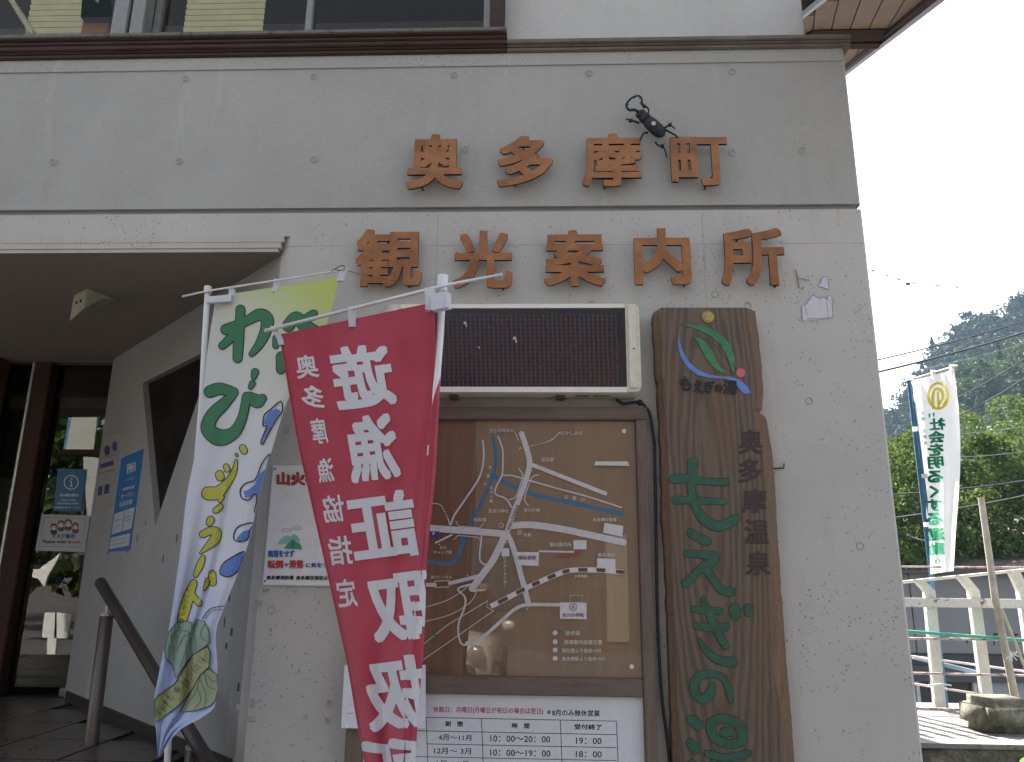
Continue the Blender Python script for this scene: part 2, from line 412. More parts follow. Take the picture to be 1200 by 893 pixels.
def pane(name, x0, x1, y, z0, z1, mat, parent): g = G(); g.add([(x0, y, z0), (x1, y, z0), (x1, y, z1), (x0, y, z1)], [(0, 1, 2, 3)]); return g.build(name, mat, parent)
def panel(name, pl, quad, h0, h1, mat, parent=None, **k):
    return slab(pl, quad, h0, h1).build(name, mat, parent, **k)
# ================================================================== ground
g = G(); g.add([(-900, -900, 0), (900, -900, 0), (900, 900, 0), (-900, 900, 0)], [(0, 1, 2, 3)])
o = g.build('ground', plain('ground_asphalt', (.075, .073, .07), .9, .25, 3)); o['kind'] = 'structure'
g = G(); g.box((-9, -2.4, .004), (6, 0, .10)); o = g.build('pavement', plain('paving_concrete', (.32, .31, .29), .85, .15, 5)); o['kind'] = 'structure'

# ================================================================== the building
XR = 1.435; ZG = 3.235; ZB = 4.056; XJ = -1.150
B = thing('information_building', 'grey concrete tourist office with copper kanji above its recessed entrance', 'building', (0, 0, 0))
# front wall below the groove
g = G(); g.box((XJ, 0, 0), (XR-.012, .30, 3.105)); g.box((-7, 0, 3.105), (XR-.012, .30, ZG-.014))
g.add([(XJ, 0, 0), (XJ, 0, 3.105), (SP0.x, SP0.y, 3.105), (SP0.x, SP0.y, 0)], [(0, 1, 2, 3)])      # chamfer of the jamb
g.add([(XR-.012, 0, 0), (XR, .012, 0), (XR, .012, ZG-.014), (XR-.012, 0, ZG-.014)], [(0, 1, 2, 3)])
g.add([(XR, .012, 0), (XR, 6, 0), (XR, 6, ZG-.014), (XR, .012, ZG-.014)], [(0, 1, 2, 3)])
g.build('front_wall', wallm, B)
# recessed groove, band above it and the proud strip under the ledge
g = G(); g.box((-7, .022, ZG-.0142), (XR-.02, .3, ZG+.0142)); g.build('groove', concrete('groove_concrete', (.22, .21, .20), pores=False), B)
g = G(); g.box((-7, .004, ZG+.014), (XR-.012, .3, 3.99)); g.box((-7, -.003, 3.99), (XR-.012, .3, ZB))
g.add([(XR-.012, .004, ZG+.014), (XR, .016, ZG+.014), (XR, .016, ZB), (XR-.012, .004, ZB)], [(0, 1, 2, 3)])
g.add([(XR, .016, ZG+.014), (XR, 6, ZG+.014), (XR, 6, ZB), (XR, .016, ZB)], [(0, 1, 2, 3)])
g.build('upper_band', bandm, B)
# stepped trim over the entrance
g = G()
for i, (za, zb, yy) in enumerate(((3.076, 3.105, -.004), (3.048, 3.0755, -.002), (3.03, 3.0475, .003))):
    g.box((-7, yy, za), (SP0.x+.02-.012*i, .30, zb))
g.build('entrance_lintel', concrete('lintel_concrete', (.40, .39, .36), stain=.7), B)
# porch ceiling, splayed side wall with its triangular niche, black skirting
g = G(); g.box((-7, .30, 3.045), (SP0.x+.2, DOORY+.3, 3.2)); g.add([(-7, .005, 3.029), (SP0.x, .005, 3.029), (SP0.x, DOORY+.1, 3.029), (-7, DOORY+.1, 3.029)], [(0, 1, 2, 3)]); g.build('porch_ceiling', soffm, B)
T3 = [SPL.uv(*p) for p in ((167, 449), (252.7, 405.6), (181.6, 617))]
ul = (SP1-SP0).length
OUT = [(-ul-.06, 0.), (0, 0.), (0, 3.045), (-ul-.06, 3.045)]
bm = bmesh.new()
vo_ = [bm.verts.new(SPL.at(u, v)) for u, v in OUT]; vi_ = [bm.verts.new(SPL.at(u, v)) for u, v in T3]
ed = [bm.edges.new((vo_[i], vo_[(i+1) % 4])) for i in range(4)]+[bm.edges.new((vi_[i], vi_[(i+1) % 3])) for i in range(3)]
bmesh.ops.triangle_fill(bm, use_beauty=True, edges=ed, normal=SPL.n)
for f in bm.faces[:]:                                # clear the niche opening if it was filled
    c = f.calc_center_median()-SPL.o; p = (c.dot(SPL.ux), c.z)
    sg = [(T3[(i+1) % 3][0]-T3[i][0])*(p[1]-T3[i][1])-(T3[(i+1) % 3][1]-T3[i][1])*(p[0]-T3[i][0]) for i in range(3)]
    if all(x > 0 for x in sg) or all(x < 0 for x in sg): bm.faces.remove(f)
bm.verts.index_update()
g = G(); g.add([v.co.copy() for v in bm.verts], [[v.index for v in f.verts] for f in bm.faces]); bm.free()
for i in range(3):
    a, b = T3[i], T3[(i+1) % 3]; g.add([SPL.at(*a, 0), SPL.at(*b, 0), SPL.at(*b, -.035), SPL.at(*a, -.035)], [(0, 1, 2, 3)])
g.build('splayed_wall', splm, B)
g = G(); g.add([SPL.at(*p, -.035) for p in T3], [(0, 1, 2)]); g.build('triangular_niche_panel', plain('niche_black_steel', (.016, .013, .011), .8, .5, 6, spec=.08), B)
s0, s1 = SPL.uv(75, 868), SPL.uv(118, 885)
slab(SPL, [(-ul, .6), (-.02, .6), (-.02, .90), (-ul, .90)], 0, .012, uvs=True).build('skirting', plain('black_skirting', (.03, .027, .025), .5, .3), B)
# porch floor, tiles
FZ = .85
g = G(); g.box((-7, -.6, 0), (SP0.x-.35, DOORY+4.5, FZ-.012)); o = g.build('porch_floor_slab', plain('grout', (.03, .026, .023), .8), B)
tm = plain('brown_floor_tile', (.055, .043, .036), .3, .25, 18)
me0 = None
for i in range(9):
    for j in range(6):
        x0, y0 = -5.2+i*.40, -.6+j*.40
        if y0 < .05 and x0+.39 > SP0.x-.4 or x0 > SP0.x-.3-y0: continue
        if me0 is None:
            g = G(); g.bbox((0, 0, -.012), (.392, .392, 0), .004); t0 = g.build('floor_tile', tm, B); me0 = t0.data; t0.location = (x0, y0, FZ); continue
        c = bpy.data.objects.new('floor_tile', me0); COL.objects.link(c); c.parent = B; c.location = (x0, y0, FZ+random.uniform(-.0015, .0015))
for k in range(4):                                   # steps down to the pavement
    g = G(); g.box((-4.5, -.6-.3*(k+1), 0), (SP0.x-.4, -.6-.3*k, FZ-.17*(k+1))); g.build('step', plain('step_stone', (.22, .21, .20), .8), B)
# door wall: frame, posts, glass
g = G(); zc = 3.044
def dx(px, py): return DR.px(px, py).x
gf = G(); gf.box((-7, DOORY, zc-.03), (-2.90, DOORY+.06, zc-.001)); gf.build('door_head', plain('door_head_dark', (.03, .02, .016), .5), B)
gp = G(); gp.bbox((dx(50, 425), DOORY-.06, FZ), (dx(68, 425), DOORY+.06, zc-.031), .006); gp.build('door_post', darkw, B)
gp = G(); gp.bbox((dx(-30, 425), DOORY-.16, FZ), (dx(17, 415), DOORY-.02, zc-.001), .006); gp.build('door_post', brownw, B)
ge = G(); ge.box((dx(46.2, 425), DOORY-.065, FZ), (dx(48.6, 425), DOORY-.03, zc-.031)); ge.build('door_edge_strip', plain('bright_strip', (.42, .40, .38), .35, .1, 20, .5), B)
gb = G(); gb.bbox((dx(69, 530), DOORY-.02, DR.px(90, 534).z), (-2.9, DOORY+.05, DR.px(90, 527).z), .004); gb.build('transom_bar', darkw, B)
gb = G(); gb.bbox((dx(69, 825), DOORY-.02, FZ), (-2.9, DOORY+.05, FZ+.05), .004); gb.build('door_sill', plain('door_sill_steel', (.16, .15, .14), .3, .1, 20, .6), B)
dgl = glass('door_glass', (.62, .68, .64), 1.95)
pane('door_glass', dx(68.5, 425), -2.9, DOORY+.02, FZ+.05, zc-.03, dgl, B)
pane('door_glass', -7, dx(49, 425), DOORY+.02, FZ+.05, zc-.03, dgl, B)
# room behind the door
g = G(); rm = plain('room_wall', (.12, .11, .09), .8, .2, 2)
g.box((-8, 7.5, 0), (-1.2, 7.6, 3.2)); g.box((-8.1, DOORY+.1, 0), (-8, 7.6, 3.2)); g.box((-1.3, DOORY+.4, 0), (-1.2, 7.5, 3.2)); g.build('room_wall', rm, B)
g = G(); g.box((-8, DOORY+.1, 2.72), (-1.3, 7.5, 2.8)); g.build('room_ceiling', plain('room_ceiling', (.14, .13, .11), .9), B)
# box of the upper storey, roof
ZW = 4.31
YU = .13
g = G(); g.box((-.19, YU, ZB+.03), (1.305, .45, 6.4)); g.box((-7, YU, 5.9), (-.19, .45, 6.4)); g.add([(1.305, .45, ZB), (1.305, 6, ZB), (1.305, 6, 6.4), (1.305, .45, 6.4)], [(0, 1, 2, 3)])
g.build('upper_wall', plast, B)
g = G(); g.box((-7, 5.95, 0), (XR, 6.0, 6.4)); g.box((-7.05, 0, 0), (-7, 6, 6.4)); g.box((-7, 2.6, ZB), (1.3, 2.65, 6.4)); g.box((-7, .3, 3.8), (XR-.01, 6, 4.0)); g.build('back_wall', plain('rear_wall', (.30, .29, .27), .9), B)
# wood ledge with mouldings
g = G()
for za, zb, yy in ((ZB+.001, ZB+.020, -.018), (ZB+.021, ZB+.032, -.026), (ZB+.033, ZB+.058, -.034)):
    g.bbox((-7, yy, za), (-.173, YU+.12, zb), .004)
g.build('wood_ledge', wledge, B)
g = G()
for za, zb, yy in ((ZB+.001, ZB+.020, -.018), (ZB+.021, ZB+.032, -.026), (ZB+.033, ZB+.058, -.034)):
    g.bbox((-.172, yy, za), (XR+.025, YU+.12, zb), .004)
g.build('wood_ledge', wood('grey_ledge_wood', (.07, .05, .042), (.14, .11, .095), 0, 5, grey=(.22, .20, .18)), B)
g = G()
for za, zb, yy in ((ZB+.059, ZB+.078, -.040), (ZB+.079, ZB+.088, -.052)):
    g.bbox((-7, yy, za), (-.175, YU+.1, zb), .004)
g.build('sill_moulding', wledge, B)
g = G(); g.bbox((-7, -.056, ZB+.089), (-.172, YU+.1, ZB+.112), .004); g.build('window_sill', rusty('dusty_sill', (.13, .12, .11), (.06, .045, .04), .55, .7), B)
# upper windows
WY = .06
WP = wallplane(WY)
def wx(px, y=20): return WP.px(px, y).x
def wz(py, x=300): return WP.px(x, py).z
zs = ZB+.113
def winframe(x0, x1, zt=5.9, fw=.05, y=WY, nm='window', low=.055):
    gg = G(); gg.bbox((x0, y, zs), (x1, y+.06, zs+low), .004); gg.bbox((x0, y, zs+low), (x0+fw, y+.06, zt), .004); gg.bbox((x1-fw, y, zs+low), (x1, y+.06, zt), .004)
    w = gg.build(nm, alum, B)
    pane('window_pane', x0+fw, x1-fw, y+.03, zs+low, zt, glass('window_glass', (.85, .88, .84), 1.42), w)
    return w
winframe(-7, wx(150), fw=.04, y=WY, low=.012)
winframe(wx(172), wx(362), fw=.035, y=WY+.06, low=.05)
winframe(wx(358), wx(575), fw=.035, y=WY, low=.085)
g = G(); g.bbox((wx(136), WY-.03, zs), (wx(154), WY+.05, 5.9), .004); g.bbox((wx(156), WY-.02, zs), (wx(172), WY+.06, 5.9), .004); g.build('window_mullion', alum, B)
g = G(); g.bbox((wx(575), WY-.04, zs), (-.191, WY+.05, 5.9), .004); g.build('window_jamb', wledge, B)
g = G()
for px in (380, 478): g.box((wx(px), WY-.001, zs+.008), (wx(px)+.006, WY+.001, zs+.035)); g.box((wx(px), WY-.001, zs+.03), (wx(px)+.013, WY+.001, zs+.037))
g.build('weep_slot', blackm, B)
slm = plain('cream_blind_slat', (.85, .82, .55), .5, .08, 10)
def blind(x0, x1, y, z0, n, tilt=.5):
    m0 = None
    b_ = thing('window_blind', 'cream slatted blind behind the ' + ('left-hand' if x0 < -2.4 else 'second') + ' upper window, above the wooden ledge', 'blind', (x0, y, z0))
    for k in range(n):
        if m0 is None:
            g = G(); g.add([(x0, y, z0), (x1, y, z0), (x1, y-.008, z0+.018), (x0, y-.008, z0+.018), (x1, y-.010, z0+.024), (x0, y-.010, z0+.024)], [(0, 1, 2, 3), (3, 2, 4, 5)])
            g.add([(x0, y+.002, z0), (x1, y+.002, z0), (x1, y-.006, z0+.018), (x0, y-.006, z0+.018), (x1, y-.008, z0+.024), (x0, y-.008, z0+.024)], [(0, 1, 2, 3), (3, 2, 4, 5)])
            s_ = g.build('slat', slm, b_); m0 = s_.data; continue
        c = bpy.data.objects.new('slat', m0); COL.objects.link(c); c.parent = b_; c.location = (0, 0, k*.036)
blind(wx(18), wx(101), .15, ZB+.14, 24); blind(wx(200), wx(296), .20, ZB+.17, 22)
# things on the inner window sill
o = thing('rope_garland', 'beaded white rope hanging slantwise inside the left upper window', 'rope', WP.px(20, 20)+Vector((0, .12, 0)))
g = G()
for i in range(30):
    p = wallplane(.13).px(37-i*1.3*.62, 38-i*1.3); g.ball(p, .013+.004*sin(i*2.2), 8, 6)
g.build('rope', plain('rope_white', (.75, .72, .58), .9), o, smooth=True)
g = G(); g.bbox(tuple(wallplane(.13).px(94, 40)), tuple(wallplane(.18).px(135, 26)), .004)
g.solo('wood_block', wood('orange_wood_block', (.28, .12, .04), (.40, .19, .07), 0), 'short orange wooden block on the sill of the left upper window', 'block', tuple(wallplane(.13).px(94, 38)))
o = thing('dark_ornament', 'dark green craggy ornament standing on the wooden block in the left upper window', 'ornament', tuple(wallplane(.14).px(115, 28)))
g = G(); pw = wallplane(.14)
for pts in ([(101, 28), (103, 2), (107, -8), (114, 6), (122, 12), (120, 28)], [(120, 28), (122, 8), (130, 3), (136, 6), (138, 28)]): slab(pw, pts, 0, .05, g)
g.build('ornament_body', plain('dark_green_glaze', (.012, .03, .028), .3), o)
# roof over the upper storey (out of the picture; no front overhang, so sky light reaches the blinds)
g = G(); g.box((-7.6, -.02, 6.4), (1.2, 6.6, 6.55)); g.build('roof', plain('roof_metal', (.10, .07, .06), .5), B)

# round form-tie marks
rm_ = plain('tie_mark', (.33, .32, .30), .9, .1)
def tiemark(pl, px, py, r=.017):
    u, v = pl.uv(px, py); g = G(); n = 14
    for k in range(n):
        a, b = 2*pi*k/n, 2*pi*(k+1)/n
        q = [pl.at(u+cos(t)*rr, v+sin(t)*rr, h) for t, rr, h in ((a, r, .0005), (b, r, .0005), (b, r*.86, .003), (a, r*.86, .003), (b, r*.78, .0006), (a, r*.78, .0006))]
        g.add(q, [(0, 1, 2, 3), (3, 2, 4, 5)])
    return g.build('tie_hole', rm_, B)
for p in ((62, 190), (210, 189), (368, 187), (218, 92), (368, 90), (532, 88), (690, 86), (858, 84), (858, 179), (940, 176), (545, 175)): tiemark(wallplane(-.0), *p)
for p in ((693, 357), (336, 503), (318, 715), (948, 470), (1008, 640), (838, 345)): tiemark(FR, *p)
g = G()
for x, y, w_, h_ in ((312, 692, 9, 5), (303, 708, 8, 9), (296, 825, 6, 9), (295, 843, 8, 7), (386, 825, 6, 9), (384, 845, 6, 8), (358, 840, 5, 5), (279, 828, 4, 7)):
    V = [FR.px(x-w_/2, y-h_/2, .0012), FR.px(x+w_/2, y-h_/2, .0012), FR.px(x+w_/2, y+h_/2, .0012), FR.px(x-w_/2, y+h_/2, .0012)]; g.add(V, [(0, 1, 2, 3)])
g.build('tape_remnants', plain('old_tape', (.30, .285, .25), .8, .35, 60), B, kind='stuff')
g = G(); random.seed(3)
for x, y in ((243, 726), (246, 740), (235, 745), (262, 735), (268, 705), (270, 745), (278, 810), (264, 760), (206, 636), (160, 635), (126, 650), (149, 648), (170, 615), (250, 690), (190, 660), (236, 700)):
    u, v = SPL.uv(x, y); w_ = random.uniform(.012, .02); h_ = random.uniform(.02, .045)
    g.add([SPL.at(u, v, .001), SPL.at(u+w_, v, .001), SPL.at(u+w_, v+h_, .001), SPL.at(u, v+h_, .001)], [(0, 1, 2, 3)])
g.build('tape_scraps', plain('black_tape', (.05, .048, .045), .8, .5, 120), B, kind='stuff')

# ================================================================== eave at the upper right: sloping boarded soffit
EV = thing('boarded_eave', 'dark-edged eave of brown soffit boards rising behind the upper right corner', 'eave', (1.4, 1.5, 4.6))
dv = ray(930, 215).normalized(); nrm = Vector((1, 0, 0)).cross(dv).normalized()
P0 = onY(1000, 60, 1.3)
def EP(px, py, off=0.):
    d = ray(px, py); t = (P0-CAM).dot(nrm)/d.dot(nrm); p = CAM+d*t; return p - nrm*off*(1 if nrm.dot(CAM-P0) < 0 else -1)
def e_st(p): q = p-P0; return q.x - dv.x*(q.dot(Vector((0, 1, 0)))/dv.y), q.y/dv.y
def e_at(s_, t_, off=0.): return P0+Vector((1, 0, 0))*s_+dv*t_ + nrm*off*(-1 if nrm.dot(CAM-P0) < 0 else 1)
e0, e1 = e_st(EP(1088, 0)), e_st(EP(999, 73))
def edge_t(s_): return e0[1]+(e1[1]-e0[1])*(s_-e0[0])/(e1[0]-e0[0])
sm = wood('soffit_board', (.20, .125, .075), (.30, .195, .12), 1, 4)
sl_ = e_st(EP(945, 20))[0]-.9; sr_ = e0[0]+(-2.6-e0[1])*(e1[0]-e0[0])/(e1[1]-e0[1]); bw = .105; k = 0; s_ = sl_; gdk = G()
while s_ < sr_:
    ta, tb = edge_t(s_), edge_t(s_+bw-.006)
    lo = max(-2.6, (1.33-P0.x-s_)/dv.x) if dv.x > 0 else -2.6
    if lo > max(ta, tb): s_ += bw; continue
    g = G(); q = [(s_, lo), (s_+bw-.006, lo), (s_+bw-.006, max(tb, lo+.01)), (s_, max(ta, lo+.01))]
    g.add([e_at(a, b, 0) for a, b in q]+[e_at(a, b, -.02) for a, b in q], [(0, 1, 2, 3), (7, 6, 5, 4), (0, 4, 5, 1), (1, 5, 6, 2), (2, 6, 7, 3), (3, 7, 4, 0)])
    g.build('soffit_board', sm, EV); q[1] = (s_+bw, q[1][1]); q[2] = (s_+bw, q[2][1]); gdk.add([e_at(a, b, -.0205) for a, b in q]+[e_at(a, b, -.09) for a, b in q], [(0, 1, 2, 3), (7, 6, 5, 4), (0, 4, 5, 1), (2, 6, 7, 3)]); s_ += bw
gdk.build('roof_deck', plain('black_roof', (.03, .025, .025), .6), EV)
a, b = e_at(sr_, edge_t(sr_)), e_at(sl_, edge_t(sl_))
fm = rusty('mauve_fascia', (.13, .075, .085), (.07, .03, .03), .7)
g = G(); g.bar(a, b, .035, .10, nrm); g.build('fascia', fm, EV)
inn = (e_at(sl_, edge_t(sl_)-.3)-e_at(sl_, edge_t(sl_))).normalized()
g = G(); g.bar(a+inn*.04, b+inn*.04, .05, .05, nrm); g.build('fascia_trim', wood('dark_trim', (.05, .03, .025), (.08, .05, .04), 1), EV)
y_b = EP(1040, 38); g = G(); pa, pb = EP(948, 37), EP(1037, 36)
g.bar(pa, Vector((pb.x-.02, pa.y, pa.z)), .10, .07); g.build('eave_beam', wood('dark_beam', (.035, .022, .018), (.06, .04, .03), 0), EV)
g = G(); pb2 = EP(1030, 44); g.bar(Vector((pb2.x-.6, pb2.y, pb2.z-.03)), Vector((pb2.x, pb2.y, pb2.z-.03)), .05, .06); g.build('eave_rail', wood('red_beam', (.05, .026, .022), (.09, .045, .038), 0), EV)
g = G(); g.bar(EP(938, 13, .03), EP(990, -30, .03), .022, .024, nrm); g.build('gutter_pipe', plain('grey_gutter', (.30, .31, .31), .5), EV)

# ================================================================== porch lamp
CE = lambda px, py: onZ(px, py, 3.044)
c1, c2, c3 = CE(84, 339), CE(100, 332), CE(144, 345)
L0 = thing('porch_lamp', 'wedge-shaped pale lamp box fixed to the dark porch ceiling', 'ceiling lamp', tuple(CE(110, 340)))
q = [CE(88, 342), CE(103, 335), CE(139, 348), CE(120, 357)]
g = G(); q2 = [c1, c2, c3, c3+(c1-c2)]
g.add(q2+[p-Vector((0, 0, .012)) for p in q2], [(0, 1, 2, 3), (4, 7, 6, 5), (0, 4, 5, 1), (1, 5, 6, 2), (2, 6, 7, 3), (3, 7, 4, 0)]); g.build('lamp_plate', plain('lamp_plate', (.12, .11, .09), .6), L0)
D_ = Vector((0, 0, .16)); A_, B_, C_ = CE(87, 343), CE(103, 335), CE(140, 349)
E_ = A_+(C_-B_)
z_ = Vector((0, 0, .012))
g = G(); g.add([A_-z_, B_-z_, C_-z_, E_-z_, A_-D_, B_-D_*.75, (B_+C_)/2-z_*3, (A_+E_)/2-z_*3], [(0, 1, 5, 4), (1, 2, 6, 5), (4, 5, 6, 7), (0, 4, 7, 3), (2, 3, 7, 6)])
g.build('lamp_shade', plain('lamp_cream', (.36, .35, .27), .6, .1, 20), L0)
g = G()
for f_ in (.35, .65):
    p = A_+(B_-A_)*f_-Vector((0, 0, .07)); g.ball(p, .008, 8, 6)
g.build('lamp_vent', blackm, L0)

# ================================================================== handrail
H = thing('handrail', 'dark metal handrail on round posts beside the entrance steps', 'handrail', (-2.0, .4, .6))
hm = plain('brown_rail', (.055, .042, .038), .45, .15, 20, .3)
r0 = wallplane(.55).px(118, 683); r1 = wallplane(-.12).px(248, 900); r2 = r1+(r1-r0)*.35
g = G(); g.tube([r0, r1, r2], .026, 14); g.ball(r0, .0262, 14, 8); g.build('rail', hm, H, smooth=True)
pm_ = plain('bronze_post', (.085, .068, .06), .35, .1, 30, .4)
for px, py, yy, tilt in ((125, 722, .50, .02), (227, 878, -.02, .0)):
    p = wallplane(yy).px(px, py); g = G(); g.tube([p, p+Vector((tilt, 0, -(p.z-.2)))], .030, 16); po = g.build('post', pm_, H, smooth=True)
    f = (p-r0).dot(r1-r0)/(r1-r0).length_squared; q = r0+(r1-r0)*((r0.y-p.y)/(r0.y-r1.y))
    g = G(); g.tube([p, Vector((p.x, p.y, q.z-.01))], .009, 8); g.tube([p+Vector((0, 0, .001)), p+Vector((0, 0, .014))], .031, 16); g.build('post_bracket', plain('steel_bracket', (.3, .29, .28), .35, .1, 20, .7), H)
#=PART3
# ================================================================== copper letters
LY = -.045
LP = wallplane(LY)
row1 = [('奥', 477, 543, 158, 222, 'first letter of the upper row'), ('多', 583, 648, 160, 219, 'second letter of the upper row'), ('摩', 682, 752, 157, 219, 'third letter of the upper row, at the beetle\'s left legs'), ('町', 786, 853, 161, 218, 'last letter of the upper row, under the beetle')]
row2 = [('観', 417, 495, 269, 337, 'first letter of the lower row, above the red banner'), ('光', 531, 601, 271, 338, 'second letter of the lower row, behind the white pole tip'), ('案', 638, 709, 270, 336, 'middle letter of the lower row'), ('内', 743, 809, 268, 334, 'fourth letter of the lower row'), ('所', 844, 919, 268, 335, 'last letter of the lower row, nearest the corner')]
for row, items in (('upper', row1), ('lower', row2)):
    for ch, x0, x1, y0, y1, where in items:
        V0, F0, (gx0, gy0, gx1, gy1) = glyphs(ch, 0., .5, 4); bo = .026
        V = []; F = []; gx0 -= bo; gy0 -= bo; gx1 += bo; gy1 += bo
        for q, (ax_, ay_) in enumerate(SHIFT[2]):
            F += [tuple(i+len(V) for i in f) for f in F0]; V += [(v[0]+ax_*bo, v[1]+ay_*bo, v[2]*(1+q*.012)) for v in V0]
        tl, br = LP.px(x0, (y0+y1)/2), LP.px(x1, (y0+y1)/2); zt, zb = LP.px((x0+x1)/2, y0).z, LP.px((x0+x1)/2, y1).z
        sx, sz = (br.x-tl.x)/(gx1-gx0), (zt-zb)/(gy1-gy0)
        cx_, cz_ = (tl.x+br.x)/2, (zt+zb)/2
        L_ = thing('sign_letter', 'copper kanji %s, %s' % (ch, where), 'letter', (cx_, LY, cz_), 'copper kanji letters on the front wall')
        vs = [(cx_+(v[0]-(gx0+gx1)/2)*sx, LY-v[2]*.012, cz_+(v[1]-(gy0+gy1)/2)*sz) for v in V]
        mi = [1 if abs(V[f[0]][2]-V[f[1]][2])+abs(V[f[1]][2]-V[f[2]][2]) > .1 else 0 for f in F]
        mesh('letter_plate', vs, F, [copper, copper_edge], L_, mi=mi)
        # standoff studs placed on solid strokes
        tops = [v for v in vs if v[1] < LY]; rnd = random.Random(ord(ch)); st = G(); zz = sorted(tops, key=lambda v: v[2])
        for k in range(5):
            v = zz[int(len(zz)*(.06+.21*k)) % len(zz)]; xx = v[0]+(cx_-v[0])*.04
            st.tube([(xx, LY-.002, v[2]+.003), (xx, .004, v[2]+.003)], .0045, 6)
        st.build('stud', copper_edge, L_)
# ================================================================== stag beetle
BP = wallplane(-.05)
def zb_(x, y): return 720+x/7.44, 100+y/7.44
def bp(x, y, h=0.): return BP.px(*zb_(x, y), h)
BT = thing('stag_beetle', 'black iron stag beetle crawling on the wall above the upper row of letters', 'sculpture', tuple(bp(300, 320)))
a, b = bp(250, 270), bp(425, 435); ax = (b-a).normalized(); side = ax.cross(Vector((0, -1, 0))).normalized()
def body(name, pts, mat):
    """pts: (distance along a-b, half width, height)"""
    g = G(); n = 14
    for s_, w_, h_ in pts:
        c = a+(b-a)*s_
        for k in range(n):
            t = 2*pi*k/n; g.v.append(c+side*cos(t)*w_+Vector((0, -1, 0))*(sin(t)*h_))
    for i in range(len(pts)-1):
        for k in range(n): g.f.append((i*n+k, i*n+(k+1) % n, (i+1)*n+(k+1) % n, (i+1)*n+k)); g.m.append(0)
    g.f.append(tuple(range(n))); g.f.append(tuple((len(pts)-1)*n+k for k in reversed(range(n)))); g.m += [0, 0]
    return g.build(name, mat, BT, smooth=True)
body('wing_cases', [(.18, .020, .012), (.24, .029, .02), (.45, .031, .024), (.7, .032, .024), (.88, .029, .02), (.98, .020, .013), (1.03, .008, .005)], iron)
body('thorax', [(-.04, .022, .012), (.0, .027, .018), (.1, .029, .02), (.17, .027, .018), (.2, .02, .012)], iron)
body('head', [(-.24, .012, .008), (-.2, .023, .012), (-.12, .026, .015), (-.06, .024, .014), (-.03, .018, .01)], iron)
for pts in ([(200, 240), (175, 225), (125, 225), (103, 190), (112, 160), (145, 125), (185, 105), (210, 103)], [(262, 205), (240, 175), (235, 165), (238, 140), (225, 112), (205, 100)]):
    g = G(); P = [bp(x, y, .01) for x, y in spline(pts, 4)]; g.tube(P, [.0075-.004*i/len(P) for i in range(len(P))], 8)
    for j in (int(len(P)*.45), int(len(P)*.8)):
        c = bp(175, 175, .01); g.tube([P[j], P[j]+(c-P[j]).normalized()*.014], [.0045, .001], 6)
    g.build('mandible', iron, BT, smooth=True)
for pts in ([(215, 315), (150, 315), (140, 310), (110, 272), (118, 268)], [(290, 400), (250, 430), (225, 480), (208, 520), (212, 545)], [(430, 370), (465, 360), (490, 350), (535, 360)], [(440, 375), (500, 425), (550, 455), (562, 465)], [(362, 488), (380, 530), (430, 545), (462, 612)], [(245, 150), (270, 190), (298, 215), (295, 240)]):
    g = G(); P = [bp(x, y, -.012+.02*sin(i/8*pi)) for i, (x, y) in enumerate(spline(pts, 3))]; g.tube(P, [.0055-.003*i/len(P) for i in range(len(P))], 7)
    if pts[0][0] in (215, 430, 362): m_ = P[len(P)//2]; g.ball(m_, .010, 7, 5); g.tube([m_, m_+Vector((.012, -.006, .012))], [.004, .001], 5)
    g.build('leg', iron, BT, smooth=True)
g = G(); g.tube([bp(335, 362, .018), bp(335, 362, .028)], .011, 12); g.build('fixing_screw', plain('steel_screw', (.35, .35, .34), .4, .1, 30, .8), BT)

# ================================================================== LED display
DY = -.14; DP = wallplane(DY); LD = thing('led_display', 'dark unlit LED message display in a cream housing above the map board', 'display', tuple(DP.px(610, 410)+Vector((0, .1, 0))))
xl, xr = DP.px(452, 400).x, DP.px(750, 400).x; zt, zb = DP.px(620, 356.5).z, DP.px(620, 459).z
g = G(); g.bbox((xl+.02, DY+.006, zb), (xr-.05, -.004, zt), .008); g.build('housing', cream, LD)
for xa, xb in ((xl, xl+.055), (xr-.058, xr)):
    g = G(); n = 8; R_ = .028
    left = xa == xl
    prof = []
    for (cx, cz, a0) in ((xb-R_, zt-R_, 0), (xb-R_, zb+R_, -90)) if not left else ((xa+R_, zt-R_, 90), (xa+R_, zb+R_, 180)):
        for k in range(n+1):
            t = radians(a0+90*k/n) if not left else radians(a0+90*k/n)
            prof.append((cx+R_*cos(t), cz+R_*sin(t)))
    prof = sorted(set(prof), key=lambda p: atan2(p[1]-(zt+zb)/2, (p[0]-(xa if not left else xb))))
    if not left: P2 = [(xa, zb)]+prof+[(xa, zt)]
    else:
        up_ = sorted([p for p in prof if p[1] > (zt+zb)/2], key=lambda p: -p[0]); dn = sorted([p for p in prof if p[1] <= (zt+zb)/2], key=lambda p: p[0])
        P2 = [(xb, zt)]+up_+dn+[(xb, zb)]
    m_ = len(P2)
    g.add([(x, DY-.002, z) for x, z in P2]+[(x, -.004, z) for x, z in P2], [tuple(range(m_)), tuple(reversed(range(m_, 2*m_)))]+[(i, (i+1) % m_, (i+1) % m_+m_, i+m_) for i in range(m_)])
    ec = g.build('end_cap', cream, LD)
    xc = xb-.05 if not left else xa+.012
    g = G(); g.bbox((xc, DY-.012, zb+.012), (xc+.036, DY-.003, zt-.004), .006); g.build('cap_ridge', cream, ec)
    if not left: g = G(); g.ball((xc+.022, DY-.013, (zt+zb)/2-.01), .0035, 8, 6); g.build('cap_screw', blackm, ec)
sx0, sx1 = xl+.056, xr-.0595
